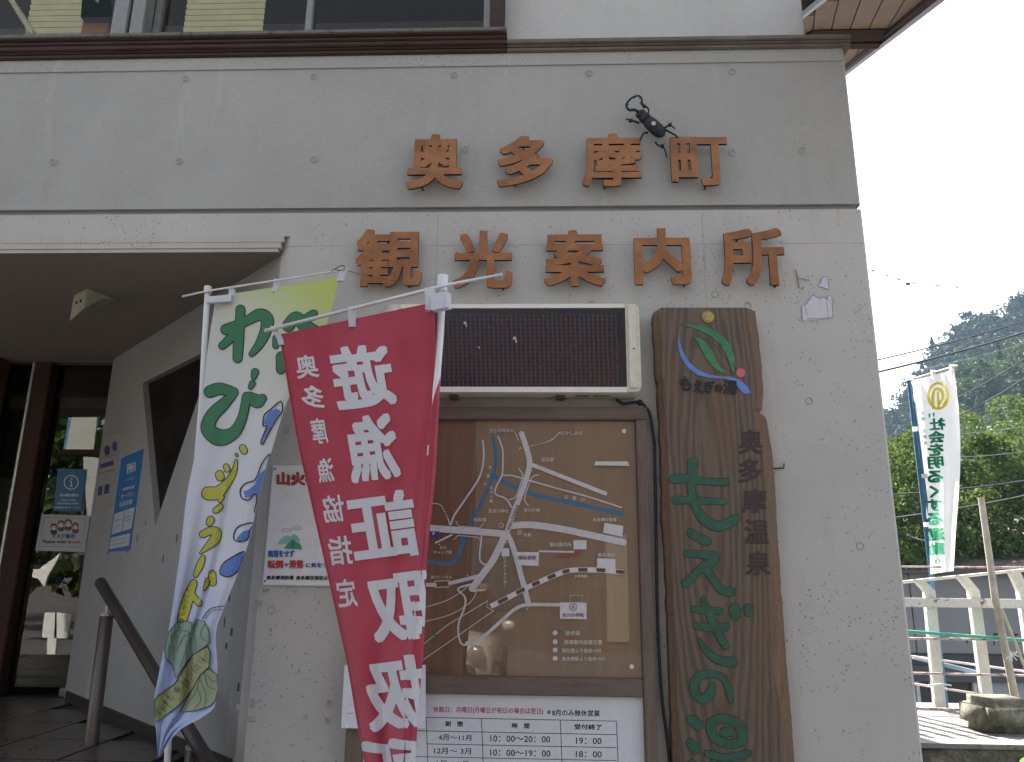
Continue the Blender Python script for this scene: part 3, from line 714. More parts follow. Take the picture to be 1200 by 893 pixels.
g = G(); g.box((sx0, DY+.001, DP.px(620, 453).z), (sx1, DY+.02, DP.px(620, 361.5).z)); scr = g.build('screen', plain('smoked_screen', (.009, .012, .020), .22, .1, 8, b_=0.02), LD)
g = G(); g.box((sx0, DY-.001, zb-.002), (sx1, DY+.018, DP.px(620, 453.4).z)); g.box((sx0, DY-.001, DP.px(620, 361).z), (sx1, DY+.018, zt+.001)); g.build('screen_rim', plain('cream_rim', (.66, .65, .58), .4, .06), LD)
g = G()
for i in range(58):
    for j in range(18):
        x = 720.5-i*5.32-(17-j)*.0; y = 370+j*4.7
        p = DP.px(721.5-(i*5.32)+j*.14, y, .0005); w_ = .0028; h_ = .0062
        if p.x < sx0+.01: continue
        g.add([(p.x-w_, p.y, p.z-h_), (p.x+w_, p.y, p.z-h_), (p.x+w_, p.y, p.z+h_), (p.x-w_, p.y, p.z+h_)], [(0, 1, 2, 3)])
g.build('led_dots', plain('led_red_off', (.085, .026, .026), .4, .25, 60), LD, kind='stuff')
mothm = plain('pale_moth', (.42, .38, .34), .9, .2, 80)
for (x, y), sc in (((545, 379), 1.), ((603, 397), 1.1), ((561, 407), .5)):
    g = G(); c = DP.px(x, y, .004); g.ball(c, .007*sc, 8, 6, ax=(1, .5, 1)); g.ball(c+Vector((.006, 0, -.011))*sc, .006*sc, 8, 6, ax=(.6, .5, 1.1))
    g.solo('moth', mothm, 'small pale moth clinging to the LED screen, ' + {545: 'nearest the white pole', 603: 'the large one near the middle', 561: 'the faint lower one'}[x], 'moth', tuple(c), 'moths on the LED screen')
g = G()
for x in (532, 657):
    p = wallplane(-.07).px(x, 466); g.bbox((p.x-.018, p.y-.02, zb-.016), (p.x+.018, p.y+.03, zb-.0005), .003)
g.build('mount_bracket', plain('rust_bracket', (.10, .06, .045), .8), LD)
g = G()
for k in range(6):
    p = wallplane(-.07).px(697+k*3.5, 465.2); g.box((p.x-.0035, p.y-.012, zb-.0012), (p.x+.0035, p.y+.012, zb-.0003))
p = wallplane(-.07).px(682, 465.5); g.box((p.x-.028, p.y-.009, zb-.0012), (p.x+.028, p.y+.009, zb-.0003)); g.build('vent_slots', plain('slot_brown', (.05, .04, .03), .8), LD)
g = G(); pc = wallplane(-.03)
g.tube([pc.px(*q) for q in spline([(722, 468), (730, 473), (740, 472), (748, 471), (754, 474), (757, 478), (762, 486), (767, 520)], 4)], .0065, 8); g.ball(pc.px(750, 472), .014, 8, 6)
g.tube([pc.px(*q) for q in spline([(767, 520), (768.5, 600), (770, 700), (772, 760), (776, 820), (783, 875), (790, 950)], 5)], .0062, 8)
g.solo('power_cable', blackm, 'black cable running down between the map board frame and the plank sign', 'cable', tuple(pc.px(760, 480)), smooth=True)

# ================================================================== framed map board
MY = -.065; MP = wallplane(MY); PY_ = -.040; PP = wallplane(PY_)
ox0, ox1 = MP.px(403, 893).x, MP.px(757.8, 480).x; oz1 = MP.px(650, 476.8).z
ix0, ix1 = MP.px(423.6, 893).x, MP.px(745, 500).x; iz1 = MP.px(650, 491.5).z
bz1, bz0 = MP.px(650, 794).z, MP.px(650, 816).z
FB = thing('notice_board', 'weathered wooden frame board holding a brown town map above a white opening-hours panel', 'notice board', ((ox0+ox1)/2, MY, .62))
g = G(); g.bbox((ox0, MY, iz1), (ox1, -.003, oz1), .004); g.build('frame_rail', frame_w, FB)
g = G(); g.bbox((ix0+.001, MY+.003, bz0), (ix1-.001, -.003, bz1), .004); g.build('frame_rail', frame_w, FB)
g = G(); g.bbox((ox0, MY, .56), (ox1, -.003, .62), .004); g.build('frame_rail', frame_w, FB)
g = G(); g.bbox((ox0, MY+.001, .621), (ix0, -.003, iz1-.001), .004); g.build('frame_post', frame_v, FB)
g = G(); g.bbox((ix1, MY+.001, .621), (ox1, -.003, iz1-.001), .004); g.build('frame_post', frame_v, FB)
# map panel: brown print under glossy acrylic
mb = newmat('brown_map_board'); t = mb[1]; b_ = mb[2]; v = coords(t)
c = ramp(t, noisen(t, v, 2.2, 5, .6), [(.3, (.088, .048, .024)), (.7, (.13, .078, .040))]).outputs[0]
wn = noisen(t, coords(t, (1, 1, .05)), 22, 5, .7, .8)
c = mixc(t, .35, c, ramp(t, wn, [(.3, (.10, .05, .025)), (.7, (.25, .16, .09))]).outputs[0])
sc_ = noisen(t, coords(t, (1, 1, .12)), 40, 6, .85, .5)
c = mixc(t, mathn(t, 'MULTIPLY', ramp(t, sc_, [(.66, (0, 0, 0)), (.72, (1, 1, 1))]).outputs[0], .35), c, (.35, .29, .22))
t.links.new(c, b_.inputs['Base Color']); b_.inputs['Roughness'].default_value = .45; b_.inputs['Coat Weight'].default_value = 1.0; b_.inputs['Coat Roughness'].default_value = .015; b_.inputs['Coat IOR'].default_value = 1.6
g = G(); g.box((ix0+.0005, PY_, bz1), (ix1-.0005, PY_+.012, iz1)); mp_ = g.build('map_panel', mb[0], FB)
Z2 = lambda L: [(490+q[0]/4.286, 470+q[1]/4.286, *[w_/4.286 for w_ in q[2:]]) for q in L]
Z3 = lambda L: [(490+q[0]/4.286, 620+q[1]/4.286, *[w_/4.286 for w_ in q[2:]]) for q in L]
k_ = 4.286
def rz(Z, pts, w_, sm=True): return ribbon(Z(pts), w_/k_, sm)
riv = [rz(Z2, [(375, 180), (390, 260), (385, 340), (365, 410), (310, 530), (260, 620), (225, 720)], 17),
       rz(Z3, [(225, 40), (215, 100), (185, 160), (140, 175), (20, 158)], 19), rz(Z2, [(375, 375), (420, 400), (500, 440), (600, 475), (720, 500), (850, 528), (1025, 567)], 20)]
rm1 = paint('map_river_blue', (.045, .15, .27), .5)
g = layered(riv, PP, .0004); g.build('map_river', rm1, mp_)
roads = [rz(Z2, [(325, 200), (330, 280), (310, 380), (240, 490), (185, 570), (165, 620)], 9), rz(Z2, [(403, 180), (425, 250), (425, 340), (420, 375), (385, 460), (440, 490), (470, 535)], 8),
 rz(Z2, [(425, 375), (470, 375), (560, 400), (700, 440), (850, 480), (1020, 535)], 7), rz(Z2, [(520, 165), (545, 240), (560, 320), (530, 430), (480, 560), (450, 650)], 27), rz(Z2, [(565, 318), (940, 465)], 20),
 rz(Z2, [(-60, 620), (55, 638), (250, 652), (440, 668)], 34), rz(Z2, [(460, 628), (560, 622), (700, 640), (850, 670), (1030, 710)], 34), rz(Z2, [(505, 340), (525, 370), (520, 400), (490, 480), (460, 495)], 5),
 rz(Z2, [(605, 372), (575, 380), (560, 410), (535, 490), (555, 528)], 5), rz(Z2, [(488, 160), (505, 200)], 4, False), rz(Z2, [(190, 605), (205, 628), (310, 638), (330, 615)], 4, False), rz(Z2, [(180, 695), (200, 675), (305, 685), (320, 720)], 4, False), rz(Z2, [(170, 672), (90, 712)], 9, False),
 rz(Z3, [(435, 35), (380, 150), (330, 220), (272, 298)], 34), rz(Z3, [(450, 30), (480, 100), (530, 280), (555, 378)], 27), rz(Z3, [(610, 112), (780, 115)], 9, False), rz(Z3, [(30, 280), (85, 280)], 20, False), rz(Z3, [(160, 272), (230, 255), (310, 235)], 19),
 rz(Z3, [(245, 572), (285, 566), (340, 530), (430, 450), (490, 400), (550, 380), (715, 380)], 17), rz(Z3, [(262, 278), (200, 300), (235, 340), (235, 390), (205, 470), (205, 540), (225, 580), (270, 575)], 9),
 rz(Z3, [(-40, 415), (30, 395), (140, 360), (210, 320), (260, 280)], 4), rz(Z3, [(-40, 478), (30, 465), (160, 430), (260, 370), (295, 315)], 4), rz(Z3, [(-40, 620), (25, 580), (150, 480), (350, 360), (345, 390), (375, 410)], 4, False), rz(Z3, [(-40, 700), (20, 660), (150, 570), (300, 465), (380, 410)], 4, False), rz(Z3, [(320, 30), (310, 150), (340, 180)], 8),
 rz(Z3, [(265, 312), (298, 316)], 4, False)]
roadm = paint('map_road_white', (.50, .50, .52), .5)
g = layered(roads, PP, .0045, .00012)
g.build('map_roads', roadm, mp_)
whites = [polyg(Z2([(935, 612), (1030, 628), (1025, 682), (928, 662)])), polyg(Z3([(420, 97), (458, 97), (458, 137), (420, 137)])), polyg(Z3([(485, 115), (607, 117), (605, 185), (505, 182)])), polyg(Z3([(780, 57), (845, 57), (845, 102), (780, 102)])), polyg(Z3([(898, 147), (990, 150), (990, 200), (898, 195)])), polyg(Z3([(712, 368), (845, 370), (845, 452), (712, 450)]))]
tr_ = spline(Z3([(365, 388), (450, 345), (535, 300), (610, 265), (690, 230), (760, 208), (850, 205), (940, 208), (1035, 217)]), 4)
white2 = []; brown2 = []
for i in range(0, len(tr_)-2, 4):
    white2.append(ribbon(tr_[i:i+3], 26/k_, False, False))
brown2 = [ribbon(tr_, 26/k_, False, False)]
g = layered(brown2, PP, .0078); g.build('map_railway_edge', roadm, mp_)
g = layered([ribbon(tr_, 19/k_, False, False)], PP, .0081); g.build('map_railway_bed', paint('map_brown_dark', (.11, .06, .035)), mp_)
bwm = paint('map_block_white', (.56, .56, .58), .5)
for q_ in whites: layered([q_], PP, .0084).build('map_block', bwm, mp_)
for q_ in white2: layered([q_], PP, .0086).build('map_railway_dash', bwm, mp_)
dots = []
for Zf, pts in ((Z2, [(565, 228), (640, 210), (680, 190), (710, 160)]), (Z2, [(70, 515), (115, 525), (150, 590), (160, 620)])):
    q = spline(Zf(pts), 6)
    for p in q[::1]: dots.append(disc(p[0], p[1], .8, n=8))
for p in Z3([(688, 520), (688, 565), (688, 606), (688, 648)]): dots.append(disc(p[0], p[1], 2.9))
for p in Z3([(520, 195), (548, 400), (268, 587), (250, 233), (443, 68), (108, 78)]): dots.append(disc(p[0], p[1], .9, n=8))
dots.append(polyg(Z2([(890, 305), (1050, 305), (1060, 328), (882, 325)])))
dots += [outl(Z3([(85, 262), (160, 258), (160, 290), (85, 293)]), 1.), ring(*Z3([(510, 18)])[0], 2.6, .6), ring(*Z2([(418, 625)])[0], 2.6, .6), outl(Z3([(762, 333), (824, 333), (824, 368), (762, 368)]), .45)]
g = layered(dots, PP, .0095, .00005); g.build('map_marks', paint('map_mark_white', (.52, .51, .50), .5), mp_, kind='stuff')
tx = []
def T2(Z, s_, x, y, h, rot=0, bold=.012, vert=False, w=None):
    (cx, cy), = Z([(x, y)])
    if vert:
        st = h*1.12/k_; y0 = cy-st*(len(s_)-1)/2
        for i, ch in enumerate(s_):
            if ch == 'ー': tx.append(ribbon([(cx, y0+i*st-h/k_*.4), (cx, y0+i*st+h/k_*.4)], .6, False))
            else: tx.append(text2(ch, cx, y0+i*st, w=h/k_*.9, h=h/k_*.9, bold=bold))
    else: tx.append(text2(s_, cx, cy, h=h/k_, bold=bold, rot=rot))
for a in ((Z2, '至小河内ダム', 420, 150, 20), (Z2, 'むかしみち', 770, 163, 20), (Z2, '至日原', 650, 296, 19), (Z2, 'JA', 513, 240, 15), (Z2, '多', 363, 335, 17), (Z2, '摩', 353, 378, 17), (Z2, '川', 335, 418, 15), (Z2, '至氷川神社', 405, 553, 20), (Z2, '氷川大橋', 572, 548, 19), (Z2, '日　原　川', 785, 490, 19, .13), (Z2, '昭和橋', 312, 597, 20), (Z2, '奥多摩町役場', 935, 597, 19),
          (Z3, '観光案内所', 715, 78, 21), (Z3, '奥多摩駅', 945, 131, 21), (Z3, 'JR青梅線', 817, 237, 18), (Z3, '氷川トンネル', 118, 241, 17), (Z3, '氷川', 125, 93, 16), (Z3, 'キャンプ場', 125, 117, 17), (Z3, '交番', 548, 29, 19), (Z3, '徒歩道', 775, 521, 24), (Z3, '誘導案内設置位置', 828, 567, 23), (Z3, '現在置より徒歩10分', 820, 609, 21), (Z3, '奥多摩駅より徒歩15分', 830, 650, 21), (Z3, '文', 510, 18, 12)): T2(*a)
T2(Z2, '氷川小橋', 368, 470, 20, vert=True); T2(Z3, 'ビジターセンター', 437, 215, 18, vert=True)
g = layered(tx, PP, .0100, .00002); g.build('map_lettering', paint('map_text_white', (.50, .49, .47), .5), mp_)
tx = []
T2(Z3, '福祉会館', 547, 143, 22); T2(Z3, '氷川小学校', 778, 431, 21); T2(Z3, '文', 778, 391, 18); T2(Z2, '国道411号青梅街道', 478, 585, 15, rot=-1.19)
tx.append(ring(*Z3([(778, 391)])[0], 4.2, .6))
g = layered(tx, PP, .0104, .00002); g.build('map_dark_lettering', paint('map_text_dark', (.10, .07, .07), .5), mp_)
g = layered([polyg(Z2([(40, 655), (110, 655), (110, 680), (40, 680)]))], PP, .0100); g.build('parking_mark', paint('map_p_blue', (.03, .06, .25)), mp_)
g = layered([text2('P', *Z2([(80, 667)])[0], h=3.8, bold=.03)], PP, .0104); g.build('parking_letter', roadm, mp_)
redm = paint('faded_red', (.30, .06, .045)); grm = paint('green_mark', (.03, .20, .08))
g = layered([polyg(Z3([(690, 135), (760, 128), (815, 112), (810, 128), (760, 140), (695, 143)]))], PP, .0100); g.build('position_arrow', redm, mp_)
g = layered([polyg(Z3([(712, 513), (728, 513), (728, 529), (712, 529)])), polyg(Z3([(80, 510), (92, 505), (90, 552), (82, 545)]))], PP, .0100); g.build('walk_mark', grm, mp_)
stl = plain('bright_screw', (.6, .6, .58), .3, .1, 30, .8)
for p in Z2([(1033, 152)])+Z3([(1072, 690)]):
    g = G(); c = PP.px(*p); g.tube([c, c-Vector((0, .006, 0))], .009, 12); g.tube([c-Vector((0, .006, 0)), c-Vector((0, .009, 0))], .005, 10); g.build('panel_screw', stl, mp_)
# opening-hours panel
HY = -.040; HP = wallplane(HY)
g = G(); g.box((ix0+.0005, HY, .6205), (ix1-.0005, HY+.012, bz0-.0005)); hp_ = g.build('hours_panel', paint('hours_white', (.58, .61, .65), .35, .06), FB)
def ZH(x, y): return 490+x/4.286, 815+y/4.286
def hline(x0, x1, yl): # table rule following the row
    return ZH(x0, yl+(x0-40)*.0199), ZH(x1, yl+(x1-40)*.0199)
it = []
for yl in (110, 178, 243, 308, 374, 440): a, b = hline(-300 if yl in (178, 308) else 40, 995, yl); it.append(ribbon([a, b], .75, False))
for x in (40, 318, 714, 996): it.append(ribbon([ZH(x, 110+(x-40)*.0199), ZH(x+14, 470)], .75, False))
blk = paint('print_black', (.025, .03, .045), .5)
def TH(s_, x, y, h, w=None, bold=.008): (cx, cy) = ZH(x, y); it.append(text2(s_, cx, cy, w=w/k_ if w else None, h=h/k_, bold=bold, rot=.017))
TH('※', 657, 84, 22, 20, .004); TH('8月のみ無休営業', 793, 88, 32, w=240, bold=.014)
for s_, x, y, w_ in (('期　間', 180, 143, 88), ('時　間', 515, 152, 88), ('受付終了', 853, 158, 138)): TH(s_, x, y, 27, w_, .02)
for s_, x, y, w_ in (('4月～11月', 185, 212, 165), ('10：00～20：00', 513, 218, 300), ('19：00', 857, 228, 128), ('12月～ 3月', 173, 279, 185), ('10：00～19：00', 513, 289, 302), ('18：00', 857, 295, 130), ('1月～2月', 173, 343, 160), ('10：00～18：00', 513, 353, 302), ('17：00', 857, 360, 130)): TH(s_, x, y, 31, w_, .006)
for V, F in [text2('案内', *ZH(-75, 225), h=7), text2('館内', *ZH(-60, 295), h=7)]: it.append((V, F))
g = layered(it, HP, .0004, .00002); g.build('hours_table', blk, hp_)
it = []; TH('休館日：月曜日(月曜日が祝日の場合は翌日)', 352, 76, 34, w=552, bold=.012)
g = layered(it, HP, .0004); g.build('hours_heading', paint('print_crimson', (.42, .05, .07), .5), hp_)
# white sheet pinned to the frame behind the red banner
NP = wallplane(-.075)
o = thing('pinned_sheet', 'white plastic-sleeved sheet pinned to the frame behind the red banner', 'notice', tuple(NP.px(445, 820)))
g = G(); V = []; nx, ny = 8, 8
for j in range(ny+1):
    for i in range(nx+1):
        x = 404+(499-404)*i/nx-(4*j/ny)*(1-i/nx); y = 779+(853-779)*j/ny; V.append(NP.px(x, y, .004+.010*sin(i/nx*3.1)*(.4+j/ny*.6)))
g.add(V, [(j*(nx+1)+i, j*(nx+1)+i+1, (j+1)*(nx+1)+i+1, (j+1)*(nx+1)+i) for j in range(ny) for i in range(nx)])
g.build('sheet', plain('sleeve_white', (.60, .61, .68), .25, .05, 20), o, smooth=True)
g = G(); c = NP.px(407, 851, .012); g.ball(c, .006, 8, 6); g.build('pin', plain('pin_white', (.8, .8, .8), .3), o)
g = layered([ribbon([(409, 835), (415, 835)], .8, False), text2('二', 413, 824, h=3)], NP, .019); g.build('sheet_print', paint('faint_red', (.45, .2, .3)), o)

# ================================================================== plank sign
KY = -.085; KP = wallplane(KY)
LE = [(765.7, 363.5), (768.8, 415), (769.4, 440), (772.6, 448), (772, 465), (774.5, 503), (776.6, 559), (777.5, 610), (781, 660), (783, 705), (786.4, 800), (789.6, 893), (796, 1040)]
RE = [(887, 361), (892.6, 403), (896.7, 450), (895.8, 478), (892.6, 482), (900, 487), (903.6, 506), (908, 534), (911.4, 575), (913, 610), (918, 689), (924, 768), (930.7, 848), (934, 893), (946, 1040)]
def lerp_edge(E_, y):
    for (x0, y0), (x1, y1) in zip(E_, E_[1:]):
        if y <= y1: return x0+(x1-x0)*(y-y0)/(y1-y0)
    return E_[-1][0]
ys = [362]+[362+4*i for i in range(1, 170)]
ys = [y for y in ys if y <= 1040]
KS = thing('plank_sign', 'tall live-edged wooden plank sign with green carved hiragana and a leaf emblem', 'sign', tuple(KP.px(845, 900)))
def rows(fracs):
    V = []; nn = len(fracs)
    for y in ys:
        l, r = lerp_edge(LE, y), lerp_edge(RE, y)
        nl = 1.2*noise.noise(Vector((y*.06, 0, 0)))+.6*noise.noise(Vector((y*.3, 4, 0))); nr = 1.2*noise.noise(Vector((y*.06, 9, 0)))+.6*noise.noise(Vector((y*.3, 7, 0)))
        l += nl; r += nr; il = 7+4*noise.noise(Vector((y*.012, 2, 0))); ir = 10+5*noise.noise(Vector((y*.012, 5, 0)))
        if y > 485: ir += 5
        for kind, h in fracs:
            x = {'L': l, 'l': l+il, 'R': r, 'r': r-ir}[kind]; yy = y-(1.5 if kind in 'lr' else 0) + (2.5 if y < 364 and kind == 'L' else 0)
            V.append(KP.px(x, yy, h))
    return V
fr = [('L', -.078), ('L', -.022), ('l', 0), ('r', 0), ('R', -.03), ('R', -.078)]
V = rows(fr); n = len(fr); F = []; mi = []
for j in range(len(ys)-1):
    for i in range(n-1): F.append((j*n+i, j*n+i+1, (j+1)*n+i+1, (j+1)*n+i)); mi.append(0 if i == 2 else 1)
F.append(tuple(range(n))); mi.append(0); F.append(tuple((len(ys)-1)*n+i for i in reversed(range(n)))); mi.append(0)
# heartwood with flowing cathedral grain
hm_, t, b_ = newmat('plank_heartwood')
g_ = t.nodes.new('ShaderNodeNewGeometry'); mpn = t.nodes.new('ShaderNodeMapping'); kc = KP.px(829, 560); mpn.inputs[1].default_value = (-kc.x, 0, -kc.z); t.links.new(g_.outputs[0], mpn.inputs[0])
mp2 = t.nodes.new('ShaderNodeMapping'); mp2.inputs[3].default_value = (1, 1, .13); t.links.new(mpn.outputs[0], mp2.inputs[0])
wv = t.nodes.new('ShaderNodeTexWave'); wv.wave_type = 'RINGS'; wv.rings_direction = 'SPHERICAL'; wv.inputs['Scale'].default_value = 16; wv.inputs['Distortion'].default_value = 6; wv.inputs['Detail'].default_value = 4; wv.inputs['Detail Scale'].default_value = 1.2; t.links.new(mp2.outputs[0], wv.inputs['Vector'])
v = coords(t); c = ramp(t, wv.outputs[1], [(.15, (.052, .034, .024)), (.8, (.12, .085, .062))]).outputs[0]
f_ = noisen(t, coords(t, (1, 1, .04)), 130, 5, .8); c = mixc(t, .4, c, ramp(t, f_, [(.3, (.038, .026, .02)), (.7, (.17, .13, .095))]).outputs[0])
yw = noisen(t, coords(t, (1, 1, .3)), 5, 4, .6); c = mixc(t, mathn(t, 'MULTIPLY', ramp(t, yw, [(.5, (0, 0, 0)), (.66, (1, 1, 1))]).outputs[0], .5), c, (.13, .068, .03))
t.links.new(c, b_.inputs['Base Color']); b_.inputs['Roughness'].default_value = .6; bump(t, b_, mathn(t, 'ADD', wv.outputs[1], f_), .3, .003)
sap = wood('plank_sapwood', (.075, .042, .024), (.20, .125, .075), 2, 14, grey=(.13, .10, .08))
mesh('plank', V, F, [hm_, sap], KS, mi=mi)
q5 = lambda L: [(750+p[0]/3.19, 340+p[1]/3.19, *[w_/3.19 for w_ in p[2:]]) for p in L]
q6 = lambda L: [(750+p[0]/3.155, 610+p[1]/3.155, *[w_/3.155 for w_ in p[2:]]) for p in L]
qa = lambda L: [(770+p[0]/4.467, 500+p[1]/4.467, *[w_/4.467 for w_ in p[2:]]) for p in L]
qb = lambda L: [(770+p[0]/4.4, 690+p[1]/4.4, *[w_/4.4 for w_ in p[2:]]) for p in L]
STK = {'も': [qa([(188, 190, 55), (183, 260, 50), (180, 330, 40), (195, 400, 42), (240, 480, 48), (310, 520, 52), (375, 505, 50), (410, 480, 42)]), qa([(85, 275, 46), (150, 272, 42), (260, 288, 34), (360, 290, 36)]), qa([(98, 385, 42), (180, 385, 36), (280, 390, 34), (350, 392, 32)])],
 'え': [qa([(175, 555, 42), (215, 580, 46), (262, 600, 46)]), qa([(155, 665, 34), (220, 668, 38), (300, 680, 46), (285, 710, 50), (235, 740, 46), (190, 780, 38), (150, 820, 44)]), qa([(255, 750, 40), (295, 800, 42), (335, 855, 42), (390, 865, 44)])],
 'ぎ': [qb([(188, 105, 32), (250, 110, 36), (325, 115, 34)]), qb([(200, 190, 34), (270, 200, 38), (355, 195, 36)]), qb([(238, 50, 26), (268, 130, 38), (310, 220, 40), (355, 295, 36)]), qb([(218, 262, 18), (255, 320, 34), (310, 365, 42), (390, 378, 50)]), qb([(400, 105, 58), (405, 135, 52)]), qb([(470, 98, 44), (472, 122, 42)])],
 'の': [qb([(285, 500, 34), (270, 545, 52), (225, 570, 44), (190, 520, 42), (205, 460, 44), (270, 438, 36), (340, 460, 34), (368, 520, 32), (382, 580, 24)])],
 '湯': [qb([(180, 675, 50), (210, 700, 56)]), qb([(172, 795, 46), (198, 828, 50)]), qb([(280, 690, 48), (340, 668, 46), (420, 700, 52), (440, 780, 50), (370, 800, 44), (300, 770, 46), (275, 715, 46)]), qb([(350, 740, 52), (375, 738, 46)]), qb([(260, 850, 36), (360, 872, 40), (470, 848, 38)]), qb([(290, 900, 40), (340, 960, 44), (420, 1000, 40)]), qb([(360, 950, 36), (440, 960, 40), (460, 1050, 40)]), qb([(180, 900, 40), (215, 960, 44)])]}
gm = plain('carved_green', (.016, .078, .048), .55, .3, 30); gd = plain('carve_shadow_line', (.012, .022, .017), .8)
for ch, st in STK.items():
    g = layered([ribbon([(x, y, w_+1.3) for x, y, w_ in s_], 0) for s_ in st], KP, .0006, .00012); e_ = g.build('carved_character_edge', gd, KS)
    g = layered([ribbon(s_, 0) for s_ in st], KP, .0024, .00015); g.build('carved_character', gm, e_)
g = layered([text2(c_, x, y, w=29, h=29, bold=.025) for c_, x, y in (('奥', 879.5, 518), ('多', 879, 551.5), ('摩', 884, 587), ('温', 886.5, 623), ('泉', 888.5, 660))], KP, .0008); g.build('burnt_lettering', plain('burnt_grey', (.045, .032, .03), .8, .3, 60), KS)
c4 = lambda L: [(760+p[0]/5.95, 350+p[1]/5.95, *[w_/5.95 for w_ in p[2:]]) for p in L]
leaf1 = c4([(220, 182), (320, 182), (400, 195), (470, 225), (530, 270), (575, 330), (598, 400), (604, 460), (598, 525), (585, 520), (565, 450), (540, 385), (500, 320), (430, 260), (360, 225), (290, 198)])
leaf2 = c4([(310, 268), (360, 275), (400, 305), (440, 360), (470, 420), (500, 475), (545, 522), (500, 512), (440, 470), (395, 410), (365, 345), (335, 295)])
lb = c4([(208, 235), (215, 300), (240, 370), (280, 440), (340, 495), (420, 530), (500, 545), (570, 545), (640, 570), (690, 615), (715, 660), (665, 665), (630, 630), (600, 580), (540, 560), (440, 555), (340, 535), (270, 480), (225, 410), (205, 320)])
dk_ = plain('emblem_dark', (.012, .03, .02), .7)
g = layered([outl(leaf1, 1.1), outl(leaf2, 1.1), ribbon(c4([(380, 325), (440, 370), (480, 430), (590, 530)]), .5, False), ribbon(c4([(330, 270), (420, 290), (500, 370), (560, 450), (592, 530)]), .5)], KP, .0006); g.build('leaf_outline', dk_, KS)
for lf in (leaf1, leaf2): layered([polyg(lf)], KP, .0022).build('leaf', plain('leaf_green', (.035, .17, .075), .5, .3, 40), KS)
layered([polyg(lb)], KP, .0028).build('stream_swoosh', plain('stream_blue', (.10, .19, .50), .5, .2, 30), KS)
layered([disc(867.9, 437, 5.2)], KP, .003).build('berry', plain('berry_pink', (.50, .10, .12), .5), KS)
it = [text2(c_, x, y, w=w_, h=h_, bold=.045 if c_ != '湯' else .02, rot=.06) for c_, x, y, w_, h_ in (('も', 803.5, 450, 14, 17), ('え', 818.5, 453, 12, 15), ('ぎ', 831, 453.5, 12, 15), ('の', 842, 455, 9.5, 9), ('湯', 855.5, 454, 17, 17))]
layered(it, KP, .0034).build('emblem_lettering', plain('emblem_black', (.008, .008, .01), .6), KS)
g = G(); c = KP.px(829.4, 372); g.tube([c, c-Vector((0, .008, 0))], .0255, 20); g.tube([c-Vector((0, .008, 0)), c-Vector((0, .012, 0))], .019, 20); g.build('brass_medallion', plain('old_brass', (.38, .29, .10), .5, .35, 90, .6, .5), KS)
# old hooks and glue on the wall
g = G(); wp = wallplane(-.004); g.tube([wp.px(906, 549), wp.px(918.5, 548.5), wp.px(919, 543)], .0028, 6)
g.solo('wall_hook', blackm, 'tiny black bent hook sticking out of the wall right of the plank sign', 'hook', tuple(wp.px(912, 549)))
g = G(); g.tube([wp.px(*p) for p in spline([(872, 358), (874, 355), (877, 354), (880, 357), (880, 361)], 4)], .0016, 6)
g.solo('wire_loop', plain('dull_wire', (.2, .19, .18), .5), 'thin wire loop just above the top edge of the plank sign', 'wire', tuple(wp.px(876, 357)))
z7 = lambda L: [(920+p[0]/9.93, 300+p[1]/9.93) for p in L]
PR = thing('torn_paper', 'torn white paper remnants stuck on the wall right of the last letter', 'paper', tuple(FR.px(957, 360)))
pap = plain('torn_paper_white', (.50, .50, .55), .8, .08, 60)
for L_ in ([(320, 455), (400, 500), (440, 480), (490, 520), (490, 470), (540, 460), (550, 720), (200, 760), (190, 585), (230, 580)], [(440, 245), (490, 245), (510, 395), (440, 370), (375, 350), (410, 330)]):
    slab(FR, z7(L_), .0004, .0035).build('paper_scrap', pap, PR)
g = layered([outl(z7([(320, 455), (400, 500), (440, 480), (490, 520), (490, 470), (540, 460), (550, 720), (280, 735), (200, 760), (190, 585), (230, 580)]), .55), ribbon(z7([(235, 600), (250, 700), (285, 738)]), .4, False), ribbon(z7([(478, 540), (500, 720)]), .4, False), outl(z7([(440, 245), (490, 245), (510, 395), (440, 370), (375, 350)]), .5)], FR, .0042); g.build('paper_edge', plain('glue_line', (.13, .12, .13), .8), PR)
g = G(); g.tube([FR.px(*p, .006) for p in z7([(120, 165), (140, 240), (160, 370)])], .003, 6); g.tube([FR.px(*p, .005) for p in z7([(160, 265), (280, 285)])], .0022, 6); g.tube([FR.px(*p, .005) for p in z7([(190, 390), (215, 365)])], .003, 6)
g.build('bent_wire', plain('grey_wire', (.25, .24, .23), .5), PR)

# ================================================================== fire-prevention poster
QY = -.012; QP = wallplane(QY)
PO = thing('warning_poster', 'white enamel mountain safety poster half hidden by the red banner', 'poster', tuple(QP.px(380, 620)))
xl, xr = QP.px(313.5, 615).x, QP.px(452, 615).x; zt, zb = QP.px(330, 545).z, QP.px(320, 686).z
g = G(); g.bbox((xl, QY, zb), (xr, -.001, zt), .003); pb = g.build('poster_board', plain('enamel_white', (.60, .62, .64), .3, .04, 20), PO)
z8 = lambda L: [(310+p[0]/5.953, 540+p[1]/5.953, *[w_/5.953 for w_ in p[2:]]) for p in L]
def TP(s_, x0, x1, y, h, bold, dx=0): return text2(s_, 310+(x0+x1)/2/5.953+dx, 540+y/5.953+dx, w=(x1-x0)/5.953, h=h/5.953, bold=bold)
rdm = paint('poster_red', (.42, .05, .04), .4); bum = paint('poster_blue', (.03, .10, .36), .4); dkm = paint('poster_black', (.02, .02, .025), .4)
layered([TP('山火事に', 86, 480, 124, 92, .04, .5)], QP, .0008).build('headline_shadow', dkm, pb)
layered([TP('山火事に', 84, 478, 122, 92, .035)], QP, .0018).build('headline', rdm, pb)
layered([TP('無理をせず', 25, 210, 648, 50, .04)], QP, .0018).build('caption_blue', bum, pb)
